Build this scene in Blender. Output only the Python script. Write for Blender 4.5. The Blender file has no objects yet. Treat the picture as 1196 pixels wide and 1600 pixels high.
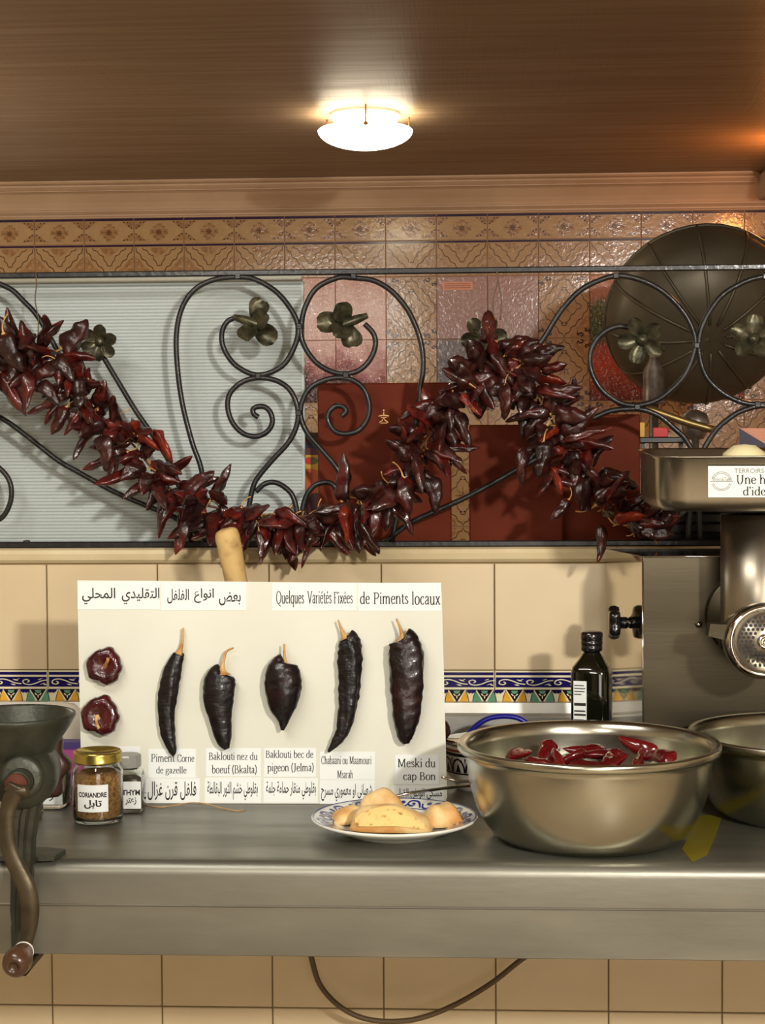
import bpy, math, random
from mathutils import Vector, Matrix
PI = math.pi
C = bpy.context.scene.collection
SC = bpy.context.scene

# ------------------------------------------------------------------ camera
F = 2600.0; IW, IH = 1196, 1600
CAMZ = 1.483; CD = 3.15                      # camera stands 3.15 m before the tiled half wall (plane Y=0)
cam = bpy.data.cameras.new('camera'); co = bpy.data.objects.new('camera', cam); C.objects.link(co); SC.camera = co
cam.sensor_fit = 'HORIZONTAL'; cam.sensor_width = 36; cam.lens = 36*F/IW; cam.clip_start = .05; cam.clip_end = 60
R = Matrix.Rotation(math.atan(135/F), 3, 'Z') @ Matrix.Rotation(PI/2-math.atan(100/F), 3, 'X') @ Matrix.Rotation(-.006, 3, 'Z')
co.matrix_world = Matrix.Translation((0, -CD, CAMZ)) @ R.to_4x4()
CAM = Vector((0, -CD, CAMZ))
def ray(px, py): return R @ Vector(((px-IW/2)/F, (IH/2-py)/F, -1))
def P(px, py, d):                            # world point d metres in front of the camera (along Y)
    r = ray(px, py); return CAM + r*(d/r.y)
def W(px, d): return px*d/F                  # a width in pixels at depth d
# ------------------------------------------------------------------ world, lamps, exposure
SC.view_settings.view_transform = 'Standard'; SC.view_settings.look = 'None'
SC.view_settings.gamma = 1; SC.view_settings.use_curve_mapping = False; SC.view_settings.exposure = 0.68
w = bpy.data.worlds.new('world'); SC.world = w; w.use_nodes = True
w.node_tree.nodes['Background'].inputs[0].default_value = (1, .82, .6, 1); w.node_tree.nodes['Background'].inputs[1].default_value = .25
def area(name, loc, target, size, power, col, sy=None):
    l = bpy.data.lights.new(name, 'AREA'); l.energy = power; l.color = col; l.size = size
    if sy: l.shape = 'RECTANGLE'; l.size_y = sy
    o = bpy.data.objects.new(name, l); C.objects.link(o); o.location = loc
    o.rotation_euler = (Vector(target)-Vector(loc)).to_track_quat('-Z', 'Y').to_euler(); return o
def point(name, loc, r, power, col):
    l = bpy.data.lights.new(name, 'POINT'); l.energy = power; l.color = col; l.shadow_soft_size = r
    o = bpy.data.objects.new(name, l); C.objects.link(o); o.location = loc; return o
area('ceiling_lamp_key', (1.58, -4.5, 2.47), (.1, -.2, 1.2), .22, 118, (1, .95, .86))
area('ceiling_lamp_rear', (-1.0, -4.3, 2.48), (.1, -.5, 1.0), .7, 25, (1, .94, .84))
area('ceiling_lamp_counter', (-.92, -1.75, 2.50), (-.3, -.95, .9), 1.1, 15, (1, .97, .90), .14)
area('low_front_fill', (.5, -4.75, 1.25), (.1, 0, .9), 1.3, 15, (1, .95, .86))  # added fill, low behind the camera, to brighten the under-counter tiles
point('orange_lamp', (1.13, 2.55, 2.40), .05, 5, (1, .34, .08))
point('back_room_fill', (-2.3, 1.5, 1.85), .12, 20, (1, .90, .76))  # added fill out of frame, lifts the dark back-room ceiling

# ------------------------------------------------------------------ materials
def lin(c):
    def f(v):
        v /= 255.0
        return v/12.92 if v <= .04045 else ((v+.055)/1.055)**2.4
    return (f(c[0]), f(c[1]), f(c[2]), 1)
MATS = {}
def mat(name, col, rough=.5, metal=0, col2=None, nscale=20, bump=0, bscale=60, coat=0, trans=0, ior=1.45,
        emis=0, stretch=(1, 1, 1), spec=.5, rnd=0, aniso=0, sharp=(.35, .65), rough2=None, detail=4, alpha=1, bstretch=None):
    if name in MATS: return MATS[name]
    m = bpy.data.materials.new(name); m.use_nodes = True; n = m.node_tree.nodes; L = m.node_tree.links; b = n['Principled BSDF']
    c1 = lin(col); b.inputs['Base Color'].default_value = c1
    b.inputs['Roughness'].default_value = rough; b.inputs['Metallic'].default_value = metal
    b.inputs['Coat Weight'].default_value = coat; b.inputs['Coat Roughness'].default_value = .12
    b.inputs['Transmission Weight'].default_value = trans; b.inputs['IOR'].default_value = ior
    b.inputs['Specular IOR Level'].default_value = spec; b.inputs['Anisotropic'].default_value = aniso
    b.inputs['Alpha'].default_value = alpha
    if emis: b.inputs['Emission Color'].default_value = c1; b.inputs['Emission Strength'].default_value = emis
    tc = n.new('ShaderNodeTexCoord'); mp = n.new('ShaderNodeMapping'); mp.inputs['Scale'].default_value = stretch
    L.new(tc.outputs['Object'], mp.inputs['Vector'])
    if col2 or rough2 is not None:
        nz = n.new('ShaderNodeTexNoise'); nz.inputs['Scale'].default_value = nscale; nz.inputs['Detail'].default_value = detail
        L.new(mp.outputs[0], nz.inputs['Vector'])
        mr = n.new('ShaderNodeMapRange'); mr.inputs[1].default_value = sharp[0]; mr.inputs[2].default_value = sharp[1]
        L.new(nz.outputs[0], mr.inputs[0])
        if col2:
            mx = n.new('ShaderNodeMix'); mx.data_type = 'RGBA'; mx.inputs[6].default_value = c1; mx.inputs[7].default_value = lin(col2)
            L.new(mr.outputs[0], mx.inputs[0]); out = mx.outputs[2]
            if rnd:
                oi = n.new('ShaderNodeObjectInfo'); hs = n.new('ShaderNodeHueSaturation'); m2 = n.new('ShaderNodeMapRange')
                m2.inputs[3].default_value = 1-rnd; m2.inputs[4].default_value = 1+rnd
                L.new(oi.outputs['Random'], m2.inputs[0]); L.new(m2.outputs[0], hs.inputs['Value']); L.new(out, hs.inputs['Color']); out = hs.outputs[0]
            L.new(out, b.inputs['Base Color'])
        if rough2 is not None:
            m3 = n.new('ShaderNodeMapRange'); m3.inputs[3].default_value = rough; m3.inputs[4].default_value = rough2
            L.new(mr.outputs[0], m3.inputs[0]); L.new(m3.outputs[0], b.inputs['Roughness'])
    if bump:
        bz = n.new('ShaderNodeTexNoise'); bz.inputs['Scale'].default_value = bscale; bz.inputs['Detail'].default_value = 3
        bp = n.new('ShaderNodeBump'); bp.inputs['Strength'].default_value = bump; bp.inputs['Distance'].default_value = .002
        if bstretch:
            mp = n.new('ShaderNodeMapping'); mp.inputs['Scale'].default_value = bstretch; L.new(tc.outputs['Object'], mp.inputs['Vector'])
        L.new(mp.outputs[0], bz.inputs['Vector']); L.new(bz.outputs[0], bp.inputs['Height']); L.new(bp.outputs[0], b.inputs['Normal']); L.new(bp.outputs[0], b.inputs['Coat Normal'])
    MATS[name] = m; return m
M = dict(
 cream=mat('cream_tile', (216, 196, 160), .28, bump=.05, bscale=12, col2=(209, 188, 151), nscale=4),
 grout=mat('grout', (150, 128, 92), .9, bump=.3, bscale=300),
 ledge=mat('ledge_cream', (214, 196, 156), .45, bump=.15, bscale=120, col2=(202, 182, 140), nscale=9),
 ceil=mat('ceiling_varnish', (150, 127, 103), .40, col2=(136, 114, 90), nscale=3, stretch=(.6, 14, 1), bump=.35, bscale=10, spec=.2, rough2=.50, bstretch=(14, .5, 1)),
 cornice=mat('cornice_plaster', (188, 158, 128), .5, bump=.05, bscale=30, col2=(178, 148, 118), nscale=5),
 deco=mat('deco_tile_base', (172, 140, 100), .14, bump=.25, bscale=60, col2=(164, 132, 92), nscale=30, coat=.2),
 deco_mid=mat('deco_tile_tan', (138, 100, 64), .16, bump=.35, bscale=90, col2=(164, 126, 84), nscale=60, coat=.3),
 deco_line=mat('deco_tile_brown', (84, 48, 26), .16),
 deco_dark=mat('deco_tile_dark', (44, 24, 30), .16),
 deco_blue=mat('deco_tile_violet', (42, 22, 52), .14),
 fargrout=mat('far_grout', (168, 128, 100), .6),
 bwhite=mat('border_white', (228, 218, 182), .15, coat=.3), bblue=mat('border_cobalt', (22, 20, 92), .15, coat=.3, col2=(30, 14, 70), nscale=30),
 bteal=mat('border_teal', (96, 148, 118), .15, coat=.3), byel=mat('border_ochre', (222, 166, 54), .15, coat=.3), bline=mat('border_outline', (28, 16, 30), .2),
 iron=mat('wrought_iron', (26, 26, 28), .42, .25, bump=.35, bscale=90, col2=(44, 40, 38), nscale=25, coat=.15),
 leafm=mat('aged_brass_leaf', (98, 92, 70), .36, .6, bump=.6, bscale=60, col2=(56, 56, 42), nscale=60, rnd=.15),
 plastic=mat('ribbed_white_plastic', (182, 190, 188), .35, col2=(174, 182, 180), nscale=2, spec=.4),
 frame=mat('panel_edge_strip', (150, 146, 128), .3), dark=mat('black_paint', (20, 19, 18), .35),
 book=mat('brown_leatherette', (98, 38, 18), .6, bump=.12, bscale=400, col2=(90, 33, 15), nscale=8, spec=.12),
 gold=mat('gold_stamp', (176, 140, 90), .35, .8),
 pepper=mat('dried_pepper_skin', (86, 20, 14), .36, col2=(42, 16, 13), nscale=26, bump=1, bscale=75, coat=.45, rnd=.4, sharp=(.38, .62)),
 pepper_o=mat('dried_pepper_orange', (132, 42, 18), .36, col2=(78, 18, 12), nscale=26, bump=1, bscale=85, coat=.3, rnd=.4, sharp=(.38, .62)),
 pepper_d=mat('dried_pepper_dark', (64, 24, 19), .36, col2=(36, 15, 13), nscale=24, bump=1, bscale=75, coat=.25, rnd=.4),
 spec_black=mat('specimen_black', (15, 12, 11), .42, col2=(26, 15, 13), nscale=28, bump=1, bscale=60, coat=.15, spec=.35, stretch=(1, 1, 1.8)),
 spec_red=mat('specimen_maroon', (70, 12, 16), .24, col2=(40, 10, 14), nscale=28, bump=.7, bscale=80, coat=.6),
 spec_brown=mat('specimen_brown', (18, 11, 10), .36, col2=(40, 14, 12), nscale=22, bump=1, bscale=50, coat=.2, spec=.35, sharp=(.42, .7)),
 stem=mat('pepper_stem', (206, 166, 104), .6, col2=(170, 116, 58), nscale=60, bump=.3, bscale=150),
 string=mat('string', (96, 62, 40), .8),
 board=mat('white_board', (214, 214, 200), .32, bump=.03, bscale=8, col2=(208, 208, 193), nscale=5),
 boardedge=mat('board_edge', (120, 84, 60), .7), paper=mat('paper_label', (224, 228, 225), .5), ink=mat('black_ink', (30, 20, 20), .6),
 steel=mat('counter_steel', (146, 145, 134), .36, .8, col2=(122, 120, 109), nscale=5, stretch=(.5, 2, 2), bump=.10, bscale=60, rough2=.46, aniso=.3),
 upsteel=mat('upstand_steel', (205, 204, 196), .38, .8, col2=(188, 186, 176), nscale=12, bump=.1, bscale=40),
 steel2=mat('brushed_steel', (168, 160, 145), .27, 1, bump=.06, bscale=120, stretch=(1, 1, .05), col2=(150, 142, 126), nscale=6, rough2=.36),
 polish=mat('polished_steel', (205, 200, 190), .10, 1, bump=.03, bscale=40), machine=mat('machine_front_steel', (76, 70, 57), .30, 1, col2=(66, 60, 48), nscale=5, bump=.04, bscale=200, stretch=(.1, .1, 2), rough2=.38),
 bowlm=mat('bowl_steel', (186, 184, 168), .20, 1, col2=(160, 157, 140), nscale=7, rough2=.30, sharp=(.25, .8)),
 iron_cast=mat('grey_green_cast', (64, 66, 54), .42, .35, bump=.6, bscale=70, col2=(46, 46, 36), nscale=14),
 crank=mat('worn_bronze_iron', (86, 76, 58), .38, .6, bump=.4, bscale=60, col2=(58, 50, 38), nscale=20),
 knobwood=mat('brown_wood_knob', (88, 58, 38), .3, bump=.2, bscale=60, col2=(56, 36, 24), nscale=12, coat=.3),
 rust=mat('rust_orange', (84, 38, 20), .8, bump=.5, bscale=120), redbrown=mat('ring_nut_brown', (58, 34, 26), .4, .3, bump=.4, bscale=60),
 glass=mat('jar_glass', (245, 248, 244), .02, trans=1, ior=1.45), bottleg=mat('dark_bottle_glass', (14, 16, 6), .05, trans=.25, ior=1.5, coat=.5),
 blackp=mat('black_plastic', (16, 15, 16), .2, coat=.4), goldlid=mat('gold_jar_lid', (176, 158, 80), .25, .9, bump=.1, bscale=20), greylid=mat('grey_jar_lid', (150, 148, 142), .4, .3),
 corian=mat('ground_coriander', (182, 134, 72), .95, col2=(128, 86, 40), nscale=220, bump=.8, bscale=400, detail=6), thyme=mat('thyme_leaves', (96, 80, 50), .95, col2=(60, 46, 28), nscale=220, bump=.8, bscale=300),
 wood=mat('pestle_wood', (206, 172, 110), .7, col2=(150, 110, 60), nscale=26, bump=.6, bscale=40, sharp=(.5, .75)),
 china=mat('glazed_china', (226, 226, 214), .12, coat=.5), cblue=mat('china_blue', (46, 52, 130), .15, coat=.4),
 crust=mat('bread_crust', (206, 150, 84), .5, col2=(232, 202, 144), nscale=24, bump=.5, bscale=50, sharp=(.38, .62)), crumb=mat('bread_crumb', (232, 196, 126), .9, col2=(160, 108, 48), nscale=95, bump=1, bscale=110, sharp=(.56, .70)),
 redwet=mat('soaked_red_pepper', (112, 12, 16), .18, col2=(84, 6, 12), nscale=30, bump=.5, bscale=60, coat=.8, rnd=.3),
 yellow=mat('yellow_plastic_sheet', (118, 106, 22), .4, bump=.2, bscale=20), olive=mat('dark_olive_metal', (92, 84, 66), .42, .35, bump=.12, bscale=12, col2=(74, 66, 50), nscale=4),
 brass=mat('aged_brass', (128, 108, 66), .4, .8, bump=.2, bscale=60), galv=mat('galvanised_tube', (150, 140, 130), .35, .8, bump=.3, bscale=50, col2=(110, 100, 90), nscale=30),
 redc=mat('red_card', (190, 26, 22), .5), yelc=mat('yellow_card', (206, 156, 40), .5), navy=mat('navy_card', (34, 28, 56), .5), pinkc=mat('pink_card', (212, 142, 108), .5),
 purple=mat('plum_card', (84, 32, 40), .5), orange=mat('orange_card', (196, 84, 26), .5), greenc=mat('green_print', (92, 106, 30), .5), magenta=mat('magenta_card', (206, 88, 168), .5), violet=mat('violet_card', (86, 70, 140), .5),
 white=mat('white_plastic_bag', (232, 226, 208), .4, bump=.6, bscale=25), cheese=mat('pale_dough', (238, 226, 176), .5, bump=.1, bscale=20),
 cable=mat('brown_cable', (92, 72, 48), .5), bluep=mat('blue_plastic', (26, 30, 140), .3), terra=mat('terracotta', (150, 62, 34), .4),
 panel_dark=mat('dark_reflected_panel', (58, 36, 22), .4),  # for the unseen panels added on the rear wall
 floor=mat('floor_tile', (196, 178, 150), .4), plaster=mat('warm_plaster', (208, 194, 168), .7), gray=mat('logo_grey', (120, 122, 116), .6),
)
def lampmat(name, col, s):
    m = bpy.data.materials.new(name); m.use_nodes = True; b = m.node_tree.nodes['Principled BSDF']
    b.inputs['Base Color'].default_value = (.9, .88, .8, 1); b.inputs['Emission Color'].default_value = col; b.inputs['Emission Strength'].default_value = s
    b.inputs['Roughness'].default_value = .3; return m
M['dish'] = lampmat('frosted_glass_lit', (1, .88, .68, 1), 6.5)
M['key'] = mat('greek_key_print', (150, 140, 84), .5)
def mural(name, stops, bump, rough, noise=.25):
    """Printed landscape glaze: colour bands by height on the wall, broken up by noise."""
    m = bpy.data.materials.new(name); m.use_nodes = True; n = m.node_tree.nodes; L = m.node_tree.links; b = n['Principled BSDF']
    g = n.new('ShaderNodeNewGeometry'); sp = n.new('ShaderNodeSeparateXYZ'); L.new(g.outputs['Position'], sp.inputs[0])
    nz = n.new('ShaderNodeTexNoise'); nz.inputs['Scale'].default_value = 11; nz.inputs['Detail'].default_value = 8; L.new(g.outputs['Position'], nz.inputs['Vector'])
    ad = n.new('ShaderNodeMath'); ad.operation = 'MULTIPLY_ADD'; ad.inputs[1].default_value = noise; L.new(nz.outputs[0], ad.inputs[0]); L.new(sp.outputs[2], ad.inputs[2])
    mr = n.new('ShaderNodeMapRange'); mr.inputs[1].default_value = stops[0][0]+noise/2; mr.inputs[2].default_value = stops[-1][0]+noise/2; L.new(ad.outputs[0], mr.inputs[0])
    cr = n.new('ShaderNodeValToRGB'); L.new(mr.outputs[0], cr.inputs[0]); e = cr.color_ramp.elements
    z0, z1 = stops[0][0], stops[-1][0]
    e[0].position = 0; e[0].color = lin(stops[0][1]); e[1].position = 1; e[1].color = lin(stops[-1][1])
    for z, c in stops[1:-1]: x = e.new((z-z0)/(z1-z0)); x.color = lin(c)
    L.new(cr.outputs[0], b.inputs['Base Color']); b.inputs['Roughness'].default_value = rough; b.inputs['Coat Weight'].default_value = .4
    if bump:
        v = n.new('ShaderNodeTexNoise'); v.inputs['Scale'].default_value = 55; v.inputs['Detail'].default_value = 2; v.inputs['Distortion'].default_value = 1.5
        L.new(g.outputs['Position'], v.inputs['Vector']); bp = n.new('ShaderNodeBump'); bp.inputs['Strength'].default_value = bump; bp.inputs['Distance'].default_value = .008
        L.new(v.outputs[0], bp.inputs['Height']); L.new(bp.outputs[0], b.inputs['Normal']); L.new(bp.outputs[0], b.inputs['Coat Normal'])
    return m

# ------------------------------------------------------------------ mesh helpers
def catmull(pts, k=6, closed=False):
    pts = [Vector(p) for p in pts]; n = len(pts); out = []
    if n < 3: return pts
    rng = range(n) if closed else range(n-1)
    for i in rng:
        p0 = pts[(i-1) % n] if closed or i > 0 else pts[0]*2-pts[1]
        p1 = pts[i]; p2 = pts[(i+1) % n]; p3 = pts[(i+2) % n] if closed or i+2 < n else pts[-1]*2-pts[-2]
        for j in range(k):
            t = j/k; out.append(.5*((2*p1)+(p2-p0)*t+(2*p0-5*p1+4*p2-p3)*t*t+(3*p1-p0-3*p2+p3)*t**3))
    if not closed: out.append(pts[-1])
    return out
class MB:
    def __init__(s): s.v = []; s.f = []; s.m = []; s.mats = []; s.sm = []
    def mi(s, m):
        if m not in s.mats: s.mats.append(m)
        return s.mats.index(m)
    def add(s, vs, fs, m, smooth=False):
        o = len(s.v); s.v += [tuple(v) for v in vs]; k = s.mi(m)
        for f in fs: s.f.append(tuple(i+o for i in f)); s.m.append(k); s.sm.append(smooth)
        return s
    def box(s, lo, hi, m, T=None, bev=0):
        x0, y0, z0 = lo; x1, y1, z1 = hi
        if bev:
            b = bev; vs = []
            for sx in (0, 1):
                for sy in (0, 1):
                    for sz in (0, 1):
                        X, Y, Z = (x0, x1)[sx], (y0, y1)[sy], (z0, z1)[sz]; dx, dy, dz = (b, -b)[sx], (b, -b)[sy], (b, -b)[sz]
                        vs += [(X, Y+dy, Z+dz), (X+dx, Y, Z+dz), (X+dx, Y+dy, Z)]
            I = lambda a, c, d, k: (a*4+c*2+d)*3+k
            fs = [(I(0,0,0,0), I(0,0,1,0), I(0,1,1,0), I(0,1,0,0)), (I(1,0,0,0), I(1,1,0,0), I(1,1,1,0), I(1,0,1,0)),
                  (I(0,0,0,1), I(1,0,0,1), I(1,0,1,1), I(0,0,1,1)), (I(0,1,0,1), I(0,1,1,1), I(1,1,1,1), I(1,1,0,1)),
                  (I(0,0,0,2), I(0,1,0,2), I(1,1,0,2), I(1,0,0,2)), (I(0,0,1,2), I(1,0,1,2), I(1,1,1,2), I(0,1,1,2))]
            for a in (0, 1):
                for c in (0, 1):
                    fs += [(I(a,c,0,0), I(a,c,1,0), I(a,c,1,1), I(a,c,0,1)), (I(a,0,c,0), I(a,1,c,0), I(a,1,c,2), I(a,0,c,2)), (I(0,a,c,1), I(1,a,c,1), I(1,a,c,2), I(0,a,c,2))]
                    for d in (0, 1): fs.append((I(a,c,d,0), I(a,c,d,1), I(a,c,d,2)))
        else:
            vs = [(x, y, z) for x in (x0, x1) for y in (y0, y1) for z in (z0, z1)]
            fs = [(0,1,3,2), (4,6,7,5), (0,4,5,1), (2,3,7,6), (0,2,6,4), (1,5,7,3)]
        if T: vs = [T @ Vector(v) for v in vs]
        return s.add(vs, fs, m)
    def loft(s, rings, m, smooth=True, cap0=True, cap1=True, closed=True):
        n = len(rings[0]); vs = [p for r in rings for p in r]; fs = []
        for i in range(len(rings)-1):
            for j in range(n if closed else n-1):
                k = (j+1) % n; fs.append((i*n+j, i*n+k, (i+1)*n+k, (i+1)*n+j))
        s.add(vs, fs, m, smooth)
        if cap0: s.add(rings[0], [tuple(range(n))[::-1]], m)
        if cap1: s.add(rings[-1], [tuple(range(n))], m)
        return s
    def lathe(s, prof, m, T=None, n=48, smooth=True, sy=1):
        """prof: (r, z) pairs; about local Z"""
        T = T or Matrix.Identity(4); rings = []
        for r, z in prof: rings.append([T @ Vector((r*math.cos(2*PI*j/n), sy*r*math.sin(2*PI*j/n), z)) for j in range(n)])
        return s.loft(rings, m, smooth, prof[0][0] > 1e-5, prof[-1][0] > 1e-5)
    def tube(s, pts, r, m, n=8, smooth=True, flat=1):
        pts = [Vector(p) for p in pts]; k = len(pts); rad = r if isinstance(r, (list, tuple)) else [r]*k
        if len(rad) != k: rad = [rad[min(len(rad)-1, int(i*(len(rad)-1)/(k-1)))]*(1-(i*(len(rad)-1)/(k-1)) % 1)+rad[min(len(rad)-1, int(i*(len(rad)-1)/(k-1))+1)]*((i*(len(rad)-1)/(k-1)) % 1) for i in range(k)]
        up = Vector((0, 1, .01)).normalized(); rings = []
        for i, p in enumerate(pts):
            t = (pts[min(k-1, i+1)]-pts[max(0, i-1)]).normalized()
            a = t.cross(up)
            if a.length < .05: a = t.cross(Vector((0, 0, 1)))
            a.normalize(); b = a.cross(t)
            rings.append([p+a*(rad[i]*math.cos(2*PI*j/n))+b*(rad[i]*flat*math.sin(2*PI*j/n)) for j in range(n)])
        return s.loft(rings, m, smooth)
    def disc(s, c, r, m, nrm=(0, -1, 0), n=12):
        q = Vector(nrm).to_track_quat('Z', 'Y'); c = Vector(c)
        return s.add([c+q @ Vector((r*math.cos(2*PI*j/n), r*math.sin(2*PI*j/n), 0)) for j in range(n)], [tuple(range(n))], m)
    def prism(s, poly, y0, y1, m, T=None):
        """poly in x,z at y0 (front) and y1 (back)"""
        n = len(poly); T = T or Matrix.Identity(4)
        vs = [T @ Vector((x, y0, z)) for x, z in poly]+[T @ Vector((x, y1, z)) for x, z in poly]
        return s.add(vs, [tuple(range(n)), tuple(range(n, 2*n))[::-1]]+[(j, j+n, (j+1) % n+n, (j+1) % n) for j in range(n)], m)
    def flat(s, polys, m, fn, h):
        for p in polys: s.add([fn(x, y, h) for x, y in p], [tuple(range(len(p)))], m)
        return s
    def ribbon(s, pts, wx, m, fn, h, wy=None, closed=False):
        """a pen stroke wx wide across, wy high, drawn through 2D points"""
        wy = wx if wy is None else wy; pts = [Vector((p[0], p[1])) for p in pts]; n = len(pts); L = []; Rr = []
        for i in range(n):
            if closed: d = pts[(i+1) % n]-pts[i-1]
            else: d = pts[min(n-1, i+1)]-pts[max(0, i-1)]
            if d.length < 1e-9: d = Vector((1, 0))
            d.normalize(); nx, ny = -d.y, d.x; hh = math.hypot(nx*wx/2, ny*wy/2)
            L.append((pts[i].x+nx*hh, pts[i].y+ny*hh)); Rr.append((pts[i].x-nx*hh, pts[i].y-ny*hh))
        vs = [fn(x, y, h) for x, y in L]+[fn(x, y, h) for x, y in Rr]
        fs = [(i, i+n, i+n+1, i+1) for i in range(n-1)]
        if closed: fs.append((n-1, 2*n-1, n, 0))
        return s.add(vs, fs, m)
    def mesh(s, name):
        me = bpy.data.meshes.new(name); me.from_pydata(s.v, [], s.f)
        for m in s.mats: me.materials.append(m)
        me.polygons.foreach_set('material_index', s.m); me.polygons.foreach_set('use_smooth', s.sm); me.update(); return me
    def obj(s, name, parent=None, fix=True):
        me = s.mesh(name)
        if fix:
            import bmesh
            b = bmesh.new(); b.from_mesh(me); bmesh.ops.remove_doubles(b, verts=b.verts, dist=2e-6); bmesh.ops.recalc_face_normals(b, faces=b.faces); b.to_mesh(me); b.free()
        return link(name, me, parent)
def link(name, me, parent=None, loc=None, rot=None):
    o = bpy.data.objects.new(name, me); C.objects.link(o)
    if loc is not None: o.location = loc
    if rot is not None: o.rotation_mode = 'QUATERNION'; o.rotation_quaternion = rot
    if parent is not None: o.parent = parent; o.matrix_parent_inverse = Matrix.Translation(parent.location).inverted() if parent.type == 'EMPTY' else Matrix.Identity(4)
    return o
def tag(o, label, cat, group=None):
    o['label'] = label; o['category'] = cat
    if group: o['group'] = group
    return o
def thing(name, label, cat, loc, group=None):
    o = bpy.data.objects.new(name, None); C.objects.link(o); o.location = loc; return tag(o, label, cat, group)
def struct(o): o['kind'] = 'structure'; return o

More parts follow.
